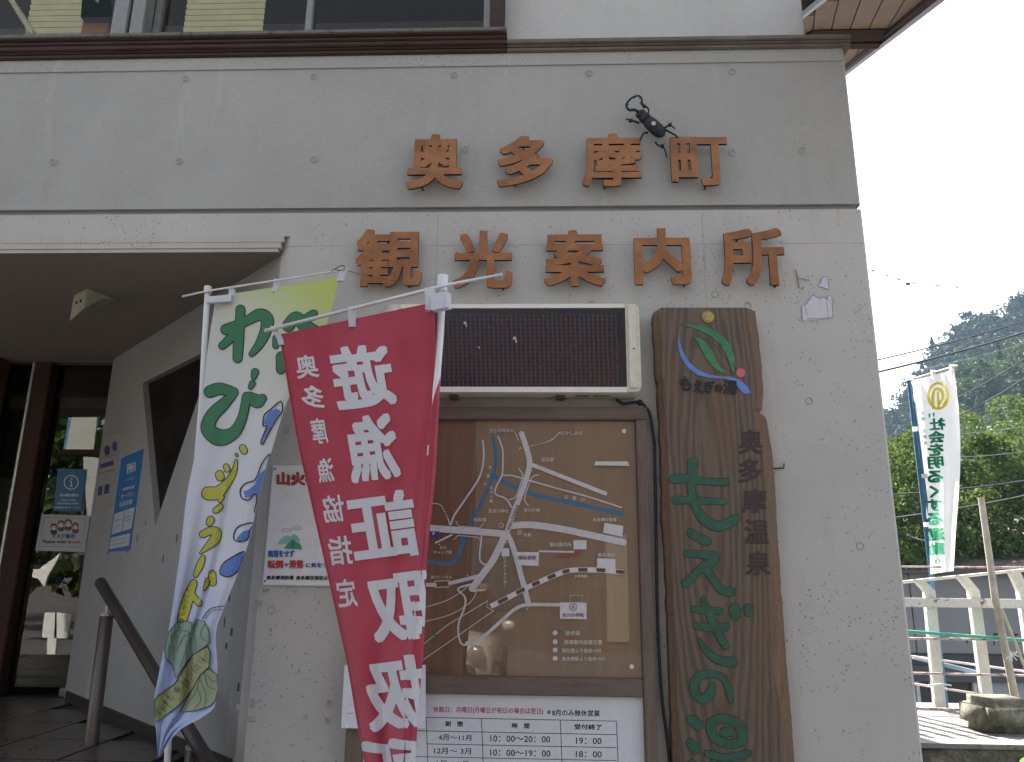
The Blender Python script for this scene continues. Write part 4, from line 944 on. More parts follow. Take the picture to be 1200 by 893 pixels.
for q_ in (TP('転倒', 22, 132, 722, 60, .045), TP('滑落', 172, 275, 722, 60, .045)): layered([q_], QP, .0018).build('caption_word', rdm, pb)
layered([TP('や', 138, 168, 728, 30, .03), TP('に気をつけて', 288, 520, 728, 34, .04)], QP, .0018).build('caption_small', bum, pb)
layered([TP('奥多摩消防署', 14, 205, 815, 30, .035), TP('奥多摩災害防止協会', 220, 510, 817, 30, .035)], QP, .0018).build('publisher_line', dkm, pb)
layered([polyg(spline(z8([(88, 582), (120, 540), (155, 522), (185, 540), (200, 582)]), 4)), polyg(spline(z8([(168, 545), (200, 512), (235, 530), (250, 570)]), 4))], QP, .0010, .0006).build('pale_hill', paint('poster_pale_green', (.22, .46, .40), .4), pb)
layered([polyg(z8([(135, 612), (190, 548), (205, 556), (250, 580), (265, 620)]))], QP, .0026).build('green_hill', paint('poster_green', (.05, .27, .16), .4), pb)
layered([ribbon(z8([(205, 548), (196, 575), (205, 590), (185, 612)]), .7)], QP, .0032).build('hill_path', dkm, pb)
def cloud(x, y): return ribbon(z8([(x, y), (x+12, y-8), (x+28, y-12), (x+45, y-6), (x+68, y), (x+55, y+9), (x+30, y+11), (x+8, y+8), (x, y)]), .35)
layered([cloud(122, 484), cloud(194, 468)], QP, .0018).build('cloud_outline', dkm, pb)
g = G()
for p in ((322.5, 549.5), (310.5, 681)): c = QP.px(*p); g.tube([c, c-Vector((0, .003, 0))], .0035, 8)
g.build('poster_screw', iron, PO)
#=PART4
# ================================================================== cloth banners
class Cloth:
    def __init__(s, Lp, Rp, depth): s.L = Lp; s.R = Rp; s.n = len(Lp)-1; s.d = depth
    def edge(s, E_, t):
        x = min(max(t, 0), 1)*s.n; i = min(int(x), s.n-1); f = x-i
        a, b, c, d = E_[max(i-1, 0)], E_[i], E_[i+1], E_[min(i+2, s.n)]
        return tuple(.5*((2*b[q])+(-a[q]+c[q])*f+(2*a[q]-5*b[q]+4*c[q]-d[q])*f*f+(-a[q]+3*b[q]-3*c[q]+d[q])*f**3) for q in (0, 1))
    def pt(s, u, t, off=0.):
        l, r = s.edge(s.L, t), s.edge(s.R, t); x, y = l[0]+(r[0]-l[0])*u, l[1]+(r[1]-l[1])*u
        return onY(x, y, s.d(u, t)-off)
    def inv(s, x, y):
        lo, hi = -.0, 1.
        for _ in range(18):
            m = (lo+hi)/2; l, r = s.edge(s.L, m), s.edge(s.R, m)
            if (r[0]-l[0])*(y-l[1])-(r[1]-l[1])*(x-l[0]) > 0: lo = m
            else: hi = m
        t = (lo+hi)/2; l, r = s.edge(s.L, t), s.edge(s.R, t)
        w_ = (r[0]-l[0])**2+(r[1]-l[1])**2
        return ((x-l[0])*(r[0]-l[0])+(y-l[1])*(r[1]-l[1]))/max(w_, 1e-6), t
    def mesh(s, name, mat, parent, nu=26, nt_=70, **k):
        V = [s.pt(i/nu, j/nt_) for j in range(nt_+1) for i in range(nu+1)]
        F = [(j*(nu+1)+i, j*(nu+1)+i+1, (j+1)*(nu+1)+i+1, (j+1)*(nu+1)+i) for j in range(nt_) for i in range(nu)]
        return mesh(name, V, F, mat, parent, smooth=True, **k)
    def prints(s, name, items, mat, parent, off=.003, step=.0002, cell=7., clip=True, **k):
        g = G()
        for q, (V, F) in enumerate(items):
            bm = bmesh.new(); vs = [bm.verts.new((v[0], v[1], v[2] if len(v) > 2 else 0)) for v in V]
            for f in F:
                if len(set(f)) > 2:
                    try: bm.faces.new([vs[i] for i in f])
                    except ValueError: pass
            xs = [v[0] for v in V]; ys = [v[1] for v in V]
            for ax, a, b in ((0, min(xs), max(xs)), (1, min(ys), max(ys))):
                c = (floor(a/cell)+1)*cell
                while c < b:
                    bmesh.ops.bisect_plane(bm, geom=bm.verts[:]+bm.edges[:]+bm.faces[:], plane_co=(c, 0, 0) if ax == 0 else (0, c, 0), plane_no=(1, 0, 0) if ax == 0 else (0, 1, 0)); c += cell
            bm.verts.index_update(); st = [s.inv(v.co.x, v.co.y) for v in bm.verts]
            P = [s.pt(min(max(u, .004), .996), t, off+q*step+v.co.z) for (u, t), v in zip(st, bm.verts)]
            Fs = [[v.index for v in f.verts] for f in bm.faces]
            Fs = [f for f in Fs if not (all(st[i][0] >= .996 for i in f) or all(st[i][0] <= .004 for i in f) or all(st[i][1] > .9995 for i in f))]
            g.add(P, Fs); bm.free()
        return g.build(name, mat, parent, **k)
def sm_(a, b, x): x = min(max((x-a)/(b-a), 0), 1); return x*x*(3-2*x)

# ---- red banner
RB = thing('red_banner', 'faded red banner with mirrored white kanji, before the map board', 'banner', tuple(onY(500, 893, -.8)))
Rt = Vector(onY(519, 327, -.76)); Rm = Vector(onY(512, 455, -.76)); dirp = (Rm-Rt); Rb = Rt+dirp*(Rt.z-.10)/(-dirp.z)
g = G(); Pp = [Rt]+[Vector(onY(*q, Y_)) for q, Y_ in (((516, 390), -.76), ((511, 455), -.755), ((500, 600), -.74), ((488, 760), -.73), ((478, 900), -.73))]; Rb = Pp[-1]+(Pp[-1]-Pp[-2])*((Pp[-1].z-.1)/(Pp[-2].z-Pp[-1].z)); g.tube(Pp+[Rb], .0125, 14); po = g.build('pole', white_pl, RB, smooth=True)
dn = dirp.normalized()
g = G(); g.tube([Rt-dn*.012, Rt+dn*.025], .0185, 14); g.tube([Rt+dn*.03, Rt+dn*.045], .0165, 14); g.build('pole_cap', white_pl, RB)
ca, cb = onY(311, 387.5, -.33), onY(588, 321.5, -.93)
mid = onY(519, 335, -.785)
g = G(); g.tube([ca, mid-(mid-ca)*.001, cb], [.0078, .0062, .0040], 8); g.build('crossbar', white_pl, RB, smooth=True)
Lr = [(327, 392), (335, 440), (349, 520), (367, 600), (394, 720), (407, 780), (417, 840), (427, 893), (440, 960)]
Rr = [(509, 354), (510, 405), (506, 480), (498, 560), (489, 690), (482, 765), (477, 830), (473, 893), (467, 960)]
def dred(u, t):
    yl = -.33-.25*t; y = yl+(-.79-yl)*u
    y += .028*sin(6.5*u+3.6*t+.5)*sm_(0, .25, t)+.014*(1-.6*t)*sin((15-6*t)*u-5*t)*sm_(.05, .5, t)+.010*sin(5*u+17*t)*(1-u)
    y += .030*(1-.5*t)*math.exp(-((u-.30-.42*t)/(.06+.12*t))**2)*sm_(.03, .4, t)-.022*(1-.5*t)*math.exp(-((u-.12-.2*t)/(.05+.1*t))**2)*sm_(0, .3, t)
    return y
CR = Cloth(Lr, Rr, dred)
redc = cloth('banner_red_cloth', (.40, .048, .082), (.46, .07, .105), .35)
cl = CR.mesh('cloth', redc, RB, 34, 90)
Ls = [(507, 470), (503, 500), (498, 560), (494, 616), (490, 671), (486, 711), (480, 780), (476, 812), (474, 853), (472, 893), (466, 960)]
Rs = [(516, 441), (513, 505), (510, 560), (504, 620), (500, 671), (498, 730), (495, 780), (491.5, 818), (489, 851), (487, 893), (482, 960)]
def dstr(u, t): return -.80-.030*sin(pi*min(1, u*1.05))-.006*sin(9*u+11*t)+.012*u
CS = Cloth(Ls, Rs, dstr)
fs = CS.mesh('folded_edge', redc, RB, 12, 70)
whp = cloth('white_print_cloth', (.62, .63, .66), None, .25)
big = [('遊', 425, 441, 70, 74), ('漁', 436, 525, 60, 77), ('証', 449, 616, 78, 78), ('取', 469, 711, 72, 78), ('扱', 464, 812, 74, 84), ('所', 462, 905, 70, 80)]
items = [text2(c_, x, y, w_, h_, .03, 0, True, .17, -.13) for c_, x, y, w_, h_ in big]
for q_ in items: CR.prints('large_character', [q_], whp, cl, off=.0045, cell=4.)
CS.prints('large_lettering', [text2(c_, x+5, y, w_*.9, h_, .03, 0, True, .17, -.13) for c_, x, y, w_, h_ in big[3:]], whp, fs, off=.0045, cell=2.5)
sml = [('奥', 359.5, 429.5, 26, 27), ('多', 366, 465.5, 26, 27), ('摩', 374, 505, 18, 30), ('漁', 381.5, 551, 19, 28), ('協', 391, 596, 25, 31), ('指', 399, 645, 27, 33), ('定', 406, 695, 23, 33)]
for c_, x, y, w_, h_ in sml: CR.prints('small_character', [text2(c_, x, y, w_, h_, .018, 0, True, .15, -.1)], whp, cl)
CR.prints('hem', [ribbon([(x+1.5, y) for x, y in Lr], 2.4, False, False)], cloth('hem_red', (.34, .03, .055), None, .2), cl, off=.0022)
loopm = cloth('tab_white', (.60, .61, .67), None, .2, .5)
def tab(parent, pts, Y0, Y1, wpx):
    """a cloth loop over the bar: front band with some thickness"""
    g = G(); n = len(pts)
    for (x, y), f in zip(pts, [i/(n-1) for i in range(n)]):
        Y = Y0+(Y1-Y0)*f
        for dx_ in (-.5, .5): g.v.append(onY(x+dx_*wpx, y, Y))
        for dx_ in (-.5, .5): g.v.append(onY(x+dx_*wpx, y, Y)+Vector((0, .022, 0)))
    for i in range(n-1):
        b = 4*i; g.f += [(b, b+1, b+5, b+4), (b+2, b+6, b+7, b+3), (b, b+4, b+6, b+2), (b+1, b+3, b+7, b+5)]; g.m += [0]*4
    g.f += [(0, 2, 3, 1)]; g.m += [0]
    return g.build('loop', loopm, parent)
tab(RB, [(320, 382), (323, 388), (328, 397), (330, 404)], -.355, -.345, 7)
tab(RB, [(412, 359), (412, 370), (413, 383)], -.575, -.56, 8.5)
tab(RB, [(503, 337), (504, 350), (504, 363)], -.80, -.80, 11.5)
g = G(); a, b = onY(508, 356, -.81), onY(526, 352, -.835); g.bar(a, b, .028, .055, (0, 0, 1)); g.build('loop', loopm, RB)
g = G(); c = Rb; g.bbox((c.x-.22, c.y-.22, .0), (c.x+.22, c.y+.22, .12), .03); g.tube([c+Vector((0, 0, .1)), c+Vector((0, 0, .25))], .022, 12); g.build('stand_base', concrete('banner_base_concrete'), RB)
for i, p in enumerate([(501, 527), (497, 793), (493, 737)]):
    CS.prints('print_scrap', [polyg([(p[0]-3, p[1]-6), (p[0]+2, p[1]-6), (p[0]+1, p[1]+6), (p[0]-4, p[1]+6)])], whp, fs)

# ---- green and yellow banner
GB = thing('dessert_banner', 'white and lime banner with outlined green hiragana and painted wasabi roots', 'banner', tuple(onY(200, 880, -.1)))
Gt = onY(243.5, 339, -.02); Gm = onY(236, 470, -.05); dg_ = Gm-Gt; Gb = Gt+dg_*(Gt.z-.1)/(-dg_.z)
g = G(); Pp = [Gt]+[Vector(onY(*q, Y_)) for q, Y_ in (((240, 395), -.0), ((236.5, 470), .02), ((226, 600), .05), ((211, 720), .05), ((200, 820), .05), ((196, 893), .05))]; Gb = Pp[-1]+(Pp[-1]-Pp[-2])*((Pp[-1].z-.1)/(Pp[-2].z-Pp[-1].z)); g.tube(Pp+[Gb], .0125, 14); g.build('pole', white_pl, GB, smooth=True)
d1 = dg_.normalized(); g = G(); g.tube([Gt-d1*.012, Gt+d1*.02], .0165, 14); g.build('pole_cap', plain('cream_cap', (.58, .56, .48), .5), GB)
g = G(); g.tube([onY(214, 347.5, .04), onY(243.5, 341, -.03), onY(410, 315.5, -.30)], [.0048, .0048, .0042], 8); g.build('crossbar', plain('cream_pole', (.60, .60, .56), .5), GB, smooth=True)
Lg = [(253, 347), (247, 385), (242, 420), (239, 450), (235, 485), (229, 530), (219, 580), (212, 640), (205, 690), (199, 730), (192, 760), (184, 800), (180, 821), (181, 840), (183, 860), (185, 887)]
Rg = [(397, 325), (390, 357), (379, 390), (357, 435), (337, 470), (319, 526), (305, 575), (293, 629), (281, 666), (263, 711), (253, 742), (255, 786), (253, 824), (238, 840), (209, 857), (187, 887)]
def dgr(u, t):
    y = -.03+(-.28+.10*t+.03)*u-.10*t
    y += .020*sin(7*u-4*t+1)*sm_(0, .2, t)+.012*sin(17*u+6*t)*sm_(.1, .5, t)+.008*sin(24*t+4*u)*sm_(.1, .9, t)
    y += .028*math.exp(-((u-.62+.1*t)/.07)**2)*sm_(.05, .4, t)+.03*math.exp(-((u-.2)/.09)**2)*sm_(.3, .7, t)+.05*sm_(.88, 1, t)*sin(u*9)
    return y
CG = Cloth(Lg, Rg, dgr)
wcl = cloth('banner_white_cloth', (.6, .6, .6), None, .30)
cg = CG.mesh('cloth', wcl, GB, 30, 100)
tab(GB, [(271, 338), (271, 345), (270, 348)], -.07, -.07, 6); tab(GB, [(324, 327), (323, 335), (321, 342)], -.155, -.155, 6.5); tab(GB, [(402, 314), (400, 321), (398, 329)], -.295, -.29, 7)
g = G(); g.bar(onY(243, 352, -.055), onY(272, 350, -.08), .02, .03); g.build('loop', loopm, GB)
g = G(); g.tube([onY(*p, -.31) for p in spline([(388, 318), (396, 313), (402, 311), (404, 315), (398, 317), (392, 315)], 4)], .002, 6); g.tube([onY(*p, -.25+.012*i) for i, p in enumerate([(404, 316), (420, 321), (445, 326), (466, 330)])], .0016, 6)
g.build('tying_wire', plain('rusty_wire', (.08, .06, .045), .6), GB)
g = G(); c = Gb; g.bbox((c.x-.2, c.y-.2, .0), (c.x+.2, c.y+.2, .12), .03); g.build('stand_base', concrete('banner_base_concrete2'), GB)
w1 = lambda L: [(215+p[0]/4.465, 310+p[1]/4.465, *[w_/4.465 for w_ in p[2:]]) for p in L]
w2 = lambda L: [(180+p[0]/4.465, 450+p[1]/4.465, *[w_/4.465 for w_ in p[2:]]) for p in L]
w3 = lambda L: [(175+p[0]/5.58, 600+p[1]/5.58, *[w_/5.58 for w_ in p[2:]]) for p in L]
w6 = lambda L: [(170+p[0]/4.627, 700+p[1]/4.627, *[w_/4.627 for w_ in p[2:]]) for p in L]
gre = [w1([(298, 235, 46), (295, 300, 46), (288, 400, 52), (283, 490, 48)]), w1([(222, 340, 54), (280, 318, 50), (340, 290, 48), (400, 262, 60), (438, 290, 64), (425, 360, 54), (395, 420, 44), (357, 468, 28)]), w1([(275, 335, 44), (245, 385, 44), (203, 425, 38)]),
       w1([(548, 320, 60), (590, 275, 56), (640, 325, 66), (690, 350, 60)]), w1([(620, 300, 50), (680, 258, 40)]), w1([(485, 385, 34), (482, 425, 30)]), w1([(515, 485, 60), (508, 550, 44)]),
       w1([(138, 665, 60), (190, 650, 60), (262, 668, 48)]), w1([(262, 680, 36), (205, 735, 60), (150, 790, 66), (128, 860, 72), (190, 905, 84), (262, 880, 60), (308, 800, 46), (330, 690, 44)]), w1([(345, 690, 46), (385, 715, 70), (412, 700, 42)]),
       w1([(374, 562, 36), (368, 588, 26)]), w1([(360, 622, 30), (350, 642, 22)])]
gmt = cloth('print_green', (.045, .17, .085), None, .15); bkt = cloth('print_outline', (.018, .022, .035), None, .05)
ylt = cloth('print_yellow', (.42, .42, .055), None, .2); blt = cloth('print_blue', (.10, .19, .47), None, .2)
def outlined(st, fill, nm, ow=3.2):
    CG.prints(nm+'_outline', [ribbon([(x, y, w_+ow) for x, y, w_ in s_], 0) for s_ in st], bkt, cg, .0025, .00015)
    CG.prints(nm, [ribbon([(x, y, max(w_-.6, .6)) for x, y, w_ in s_], 0) for s_ in st], fill, cg, .0055, .00015)
outlined(gre, gmt, 'green_lettering', 1.5)
yel = [w2([(345, 474, 42), (348, 486, 42)]), w2([(380, 432, 28), (384, 446, 30)]), w2([(466, 334, 34), (474, 350, 34)]), w2([(432, 368, 10), (438, 376, 8)]),
       w2([(432, 402, 12), (424, 450, 26), (402, 495, 34), (370, 535, 46), (330, 570, 66), (285, 572, 66)]), w2([(358, 592, 22), (348, 606, 26)]), w2([(350, 640, 26), (325, 662, 30)]), w2([(298, 712, 40), (292, 726, 34)]),
       w2([(258, 786, 36), (300, 768, 40), (330, 776, 44), (322, 810, 50), (285, 848, 34), (246, 884, 10)]),
       w3([(350, 300, 30), (330, 350, 46), (303, 415, 26)]), w3([(290, 465, 44), (262, 540, 62), (238, 620, 66), (215, 700, 62)]), w3([(280, 545, 40), (325, 595, 40)]), w3([(412, 405, 44), (415, 460, 46)]), w3([(380, 445, 26), (372, 480, 26), (358, 510, 10)])]
outlined(yel, ylt, 'yellow_lettering', 1.6)
blp = [w2([(572, 200), (580, 160), (615, 130), (665, 90), (674, 140), (650, 175), (620, 225), (572, 312), (562, 300), (592, 222), (575, 222)]), w2([(607, 368), (565, 420), (532, 500), (480, 520), (453, 555), (462, 598), (500, 606), (527, 575), (541, 600), (528, 665), (545, 672), (562, 570), (588, 450)]),
       w3([(682, 73), (620, 80), (570, 105), (550, 160), (570, 190), (640, 182), (660, 115)]), w3([(618, 258), (500, 320), (465, 370), (466, 408), (520, 424), (580, 385), (605, 320)])]
blf = [w2([(575, 205), (600, 150), (640, 128), (664, 140), (640, 175), (612, 222), (572, 300), (592, 215)]), w2([(592, 440), (555, 470), (530, 525), (492, 555), (470, 560), (478, 595), (508, 590), (528, 560), (545, 590), (535, 655), (560, 560), (585, 450)]),
       w3([(662, 112), (640, 118), (610, 128), (570, 170), (575, 186), (640, 180)]), blp[3]]
CG.prints('blue_outline', [outl(spline(p, 3, True), 1.5) for p in blp], bkt, cg, .0054, .0001, cell=5.)
for p in blf: CG.prints('blue_stroke', [polyg(p)], blt, cg, .0042, .0001, cell=4.)
lf1 = w6([(175, 135), (215, 128), (250, 135), (262, 165), (275, 120), (320, 130), (345, 180), (350, 240), (330, 265), (260, 310), (205, 380), (165, 440), (150, 370), (110, 330), (105, 270), (125, 190)])
rt_ = w6([(340, 265), (355, 310), (345, 380), (300, 420), (255, 500), (200, 575), (130, 625), (60, 680), (48, 600), (50, 555), (90, 520), (160, 470), (210, 390), (260, 310)])
lf2 = w6([(345, 385), (390, 420), (395, 500), (380, 560), (350, 590), (270, 615), (190, 622), (225, 560), (255, 500), (300, 420)])
lgm = cloth('print_leaf_pale', (.29, .38, .31), (.22, .32, .25), .2); ltm = cloth('print_root', (.42, .42, .20), (.30, .33, .17), .2); lg2 = cloth('print_leaf_olive', (.25, .31, .18), (.34, .38, .25), .2)
CG.prints('painted_leaf', [polyg(lf1)], lgm, cg, .0076, cell=3.5); CG.prints('painted_root', [polyg(rt_)], ltm, cg, .0086, cell=3.5); CG.prints('painted_leaf', [polyg(lf2)], lg2, cg, .0096, cell=3.5)
rv = random.Random(5); veins = []
for L_ in ([(260, 200), (215, 205), (170, 290)], [(262, 205), (230, 260), (190, 380)], [(262, 200), (275, 240), (270, 290)], [(250, 190), (180, 180), (140, 215)], [(300, 430), (270, 520), (210, 610)], [(320, 405), (340, 480), (385, 500)], [(300, 450), (330, 530), (320, 600)], [(335, 420), (365, 455), (390, 450)], [(285, 490), (300, 560), (260, 612)], [(325, 140), (300, 200), (330, 240)]): veins.append(ribbon(w6(L_), .5, True, False))
for k in range(46):
    f = k/45; x = 330-270*f+rv.uniform(-14, 14); y = 300+330*f**.8+rv.uniform(-28, 14)
    veins.append(ribbon(w6([(x-10, y-14), (x, y+2), (x+16, y+10)]), .4, True, False))
CG.prints('painted_lines', veins, bkt, cg, .0116, .00002, cell=4.)
CG.prints('painted_outline', [outl(lf1, .9), outl(rt_, 1.1), outl(lf2, .9), ribbon(w6([(310, 115), (350, 65), (400, 50), (435, 48)]), 1.0), ribbon(w6([(325, 118), (360, 76), (400, 68), (425, 68)]), .7)], bkt, cg, .0122, .0001, cell=4.)

# ================================================================== notices on the splayed wall
CP = thing('coupon_poster', 'narrow blue poster with white lettering on the splayed wall below the niche', 'poster', tuple(SPL.px(148, 590)))
bq = [(142.7, 537), (169, 525.6), (152.8, 644.7), (126.8, 647)]
pbm = paint('poster_sky_blue', (.035, .155, .36), .35)
pp_ = slab(SPL, bq, .0005, .002).build('poster_sheet', pbm, CP)
def Bq(u, v): # u across, v down inside the blue poster
    a = [bq[0][i]+(bq[1][i]-bq[0][i])*u for i in (0, 1)]; b = [bq[3][i]+(bq[2][i]-bq[3][i])*u for i in (0, 1)]
    return (a[0]+(b[0]-a[0])*v, a[1]+(b[1]-a[1])*v)
pw_ = paint('poster_white', (.42, .44, .46), .4)
it = [polyg([Bq(.06, .60), Bq(.50, .585), Bq(.50, .80), Bq(.06, .815)]), polyg([Bq(.53, .585), Bq(.95, .57), Bq(.95, .785), Bq(.53, .80)]), polyg([Bq(.06, .85), Bq(.93, .83), Bq(.93, .955), Bq(.06, .97)])]
def TB(s_, u, v, w_, h_): x, y = Bq(u, v); return text2(s_, x, y, w_, h_, .03, shx=-.13, shy=-.25)
it += [TB('地域共通', .55, .36, 14, 4), TB('クーポン', .53, .43, 15, 6), TB('取扱店舗', .52, .51, 15, 6), TB('トラベル', .56, .27, 9, 3.4)]
x, y = Bq(.55, .15); it.append(outl([(x-4, y-3), (x+5, y-6), (x+4.5, y+3), (x-1, y+5), (x-4.5, y+8)], 1.6))
it.append(polyg([(x-3, y-2), (x+3.5, y-4), (x+3, y+2), (x-3, y+3.5)]))
layered(it, SPL, .003, .0002).build('poster_print', pw_, pp_)
it = [ribbon([Bq(.15, v), Bq(.42, v-.01)], .5, False) for v in (.68, .74)]+[ribbon([Bq(.6, v), Bq(.85, v-.01)], .5, False) for v in (.66, .70)]+[ribbon([Bq(.12, v), Bq(.8, v-.015)], .4, False) for v in (.885, .93)]
layered(it, SPL, .0055).build('small_print', paint('poster_grey', (.12, .14, .18)), pp_)
WP2 = thing('hygiene_poster', 'white poster with red rule and purple circles beside the door glass', 'poster', tuple(SPL.px(125, 550)))
wq = [(123, 514), (141.3, 507), (132, 594), (112, 598.5)]
pw2 = slab(SPL, wq, .0005, .002).build('poster_sheet', paint('poster_dull_white', (.30, .29, .27), .4), WP2)
layered([disc(126, 528, 3.4, 6), disc(135, 523, 2.8, 6), polyg([(118, 544), (134, 539.5), (133.5, 545), (117.5, 549.5)]), polyg([(116, 570), (121, 569), (120, 580), (115, 581)]), polyg([(123.5, 568), (129, 567), (128, 578), (122.5, 579)])], SPL, .003).build('poster_blue_print', paint('poster_indigo', (.04, .06, .17)), pw2)
layered([ribbon([(117, 555), (134.5, 550.5)], .9, False), ribbon([(120, 537.5), (135, 533)], .5, False)], SPL, .0035).build('poster_red_rule', paint('poster_rule_red', (.30, .04, .03)), pw2)

# ================================================================== notices on the door glass
def dq(name, quad, mat, h, parent): return slab(DR, quad, h, h+.0015).build(name, mat, parent)
IS = thing('information_sign', 'blue information sign with a white circled i stuck on the door glass', 'sign', tuple(DR.px(80, 574, -.014)))
s_ = dq('sign_sheet', [(66, 549), (100, 549.5), (94, 598.5), (61, 598.5)], paint('info_blue', (.018, .095, .22), .35), -.016, IS)
it = [ring(82, 565, 8.2, 1.3, 30), disc(82.6, 560.6, 1.1), ribbon([(80.6, 563.6), (82.4, 563.6), (82.0, 569.4)], 1.5, False, False), ribbon([(80, 569.6), (84, 569.6)], 1.1, False, False), text2('東京観光案内', 79.5, 580, w=22, h=3.4, bold=.03), text2('Tokyo Tourist', 79, 586, w=18, h=2.6, bold=.03), text2('Information Point', 78.5, 589.6, w=25, h=2.2, bold=.03), text2('奥多摩観光案内所　Okutama', 78, 594.6, w=30, h=2, bold=.02)]
layered(it, DR, -.0135).build('sign_print', paint('info_white', (.45, .50, .52), .4), s_)
MS = thing('mask_notice', 'white laminated notice asking visitors to wear a mask, on the door glass', 'notice', tuple(DR.px(72, 625, -.014)))
s_ = dq('notice_sheet', [(47, 602.5), (104, 604), (98, 647), (39.5, 645)], paint('notice_white', (.30, .30, .33), .25, .05), -.016, MS)
layered([text2('マスク着用', 72.5, 628, w=27, h=5.4, bold=.03), text2('Please wear a', 65, 634.5, w=33, h=4.2, bold=.03), outl([(50.5, 606), (99.5, 607.5), (94.5, 641.5), (44.5, 640)], .35)], DR, -.0135).build('notice_print', paint('notice_dark', (.04, .04, .06)), s_)
layered([text2('mask.', 88, 635, w=12, h=3.8, bold=.03)], DR, -.0135).build('notice_red_word', paint('notice_red', (.36, .05, .05)), s_)
for i, (x, y, r_, c_) in enumerate(((61.5, 617, 4, (.02, .02, .03)), (70, 613.5, 4.2, (.10, .05, .03)), (78.5, 612.5, 4.6, (.10, .05, .03)), (87, 616, 4, (.12, .04, .02)))):
    layered([disc(x, y, r_), (disc(x, y+6, r_, 3.2))], DR, -.0138, .0001).build('picture_hair', paint('hair%d' % i, c_), s_)
    layered([disc(x, y+1.4, r_*.72)], DR, -.0130).build('picture_face', paint('face_tone', (.42, .28, .20)), s_)
    layered([disc(x, y+2.6, r_*.5, r_*.35)], DR, -.0124).build('picture_mask', pw_, s_)
# ---- things inside the office
I3 = wallplane(3.0)
g = slab(wallplane(3.1), [(118, 472), (133, 472), (128, 505), (114, 505)], 0, .05); g.solo('straw_ornament', plain('straw', (.34, .23, .12), .9, .4, 30), 'straw-coloured ornament inside, beside the reflected pale panel', 'ornament', tuple(I3.px(124, 490)))
I2 = wallplane(2.6); ct = I2.px(70, 652)
g = G(); g.bbox((I2.px(36, 660).x, 2.6, FZ), (-3.0, 3.3, I2.px(36, 668).z), .01); g.solo('counter', wood('red_counter', (.14, .05, .03), (.24, .10, .06), 0), 'reddish wooden counter inside behind the mask notice', 'counter', tuple(ct))
MI = thing('round_mirror', 'round steel-rimmed disc standing behind the blue information sign', 'disc', tuple(I2.px(59, 577)))
g = G(); c = I2.px(59, 577); g.tube([c, c+Vector((0, .02, 0))], .055, 24); g.build('disc_face', plain('disc_grey', (.25, .26, .25), .3), MI)
g = G(); g.box((I2.px(50, 655).x, 2.45, I2.px(50, 598).z-.4), (I2.px(70, 655).x, 2.5, I2.px(50, 598).z)); g.build('disc_stand', plain('stand_dark', (.05, .05, .05)), MI)
g = slab(wallplane(2.45), [(66, 672), (86, 674), (80, 700), (60, 700)], 0, .12); bk = g.solo('leaflet_box', paint('leaflet_blue', (.02, .03, .10)), 'dark blue leaflet box with a yellow label behind the door glass', 'box', tuple(wallplane(2.45).px(73, 686)))
layered([polyg([(66, 684), (80, 684), (78, 694), (64, 694)])], wallplane(2.45), .124).build('box_label', paint('label_yellow', (.45, .30, .05)), bk)
#=PART5
# ================================================================== right of the building: deck, fence, banner
DZ = .62
YF, YP = onZ(1140, 872, DZ).y, onZ(1110, 832, DZ).y
g = G(); dm = rusty('deck_boards_paint', (.21, .21, .205), (.13, .125, .12), .56, .8)
bw = .145; n_ = 0; m0 = None; DK = thing('timber_deck', 'pale weathered board deck in full sun beyond the corner of the building', 'deck', (1.5, YF, DZ))
y_ = YF
while y_ < YP+.35:
    if m0 is None:
        g = G(); g.bbox((1.5, YF, DZ-.03), (10.5, YF+bw-.008, DZ), .003); b0 = g.build('deck_board', dm, DK); m0 = b0.data
    else:
        c = bpy.data.objects.new('deck_board', m0); COL.objects.link(c); c.parent = DK; c.location = (0, y_-YF, random.uniform(-.001, .001))
    y_ += bw
g = G(); g.box((1.46, YF+.03, -.2), (10.5, YP+.4, DZ-.031))
mm, t, b_ = newmat('mossy_concrete'); v = coords(t)
c = ramp(t, noisen(t, v, 5, 7, .75, .4), [(.35, (.03, .035, .018)), (.52, (.13, .125, .10)), (.7, (.30, .29, .26))]).outputs[0]
t.links.new(c, b_.inputs['Base Color']); b_.inputs['Roughness'].default_value = .95; bump(t, b_, noisen(t, v, 30, 5), .5, .02)
g.build('deck_base', mm, DK)
FP = wallplane(YP)
FE = thing('white_fence', 'rust-flecked white steel fence of flat posts with bent tops on the deck', 'fence', tuple(onZ(1150, 832, DZ)))
wpt = rusty('white_fence_paint', (.64, .64, .57), (.13, .045, .04), .64); rsm = rusty('rusty_pipe', (.55, .48, .46), (.25, .13, .11), .5)
def post(xt, yt, xb, yb, xk, yk):
    g = G(); a, b, c = FP.px(xb, yb), FP.px(xt, yt), FP.px(xk, yk); a.z = DZ; w_ = .085
    for p, q in ((a, b), (b, c)):
        d = (q-p).normalized(); s_ = Vector((1, 0, 0)); s_ = (s_-d*s_.dot(d)).normalized()
    s_ = Vector((w_/2, 0, 0)); th = Vector((0, .05, 0))
    pts = [a, b, c]; V = []
    for p in pts: V += [p-s_, p+s_, p+s_+th, p-s_+th]
    F = [(3, 2, 1, 0), (8, 9, 10, 11)]
    for i in (0, 4): F += [(i, i+1, i+5, i+4), (i+1, i+2, i+6, i+5), (i+2, i+3, i+7, i+6), (i+3, i, i+4, i+7)]
    g.add(V, F); return g.build('fence_post', wpt, FE)
post(1090, 693, 1103, 832, 1077, 679); post(1142, 692, 1160, 832, 1127, 674); post(1200, 693, 1220, 832, 1189, 668); post(1256, 694, 1280, 834, 1245, 662)
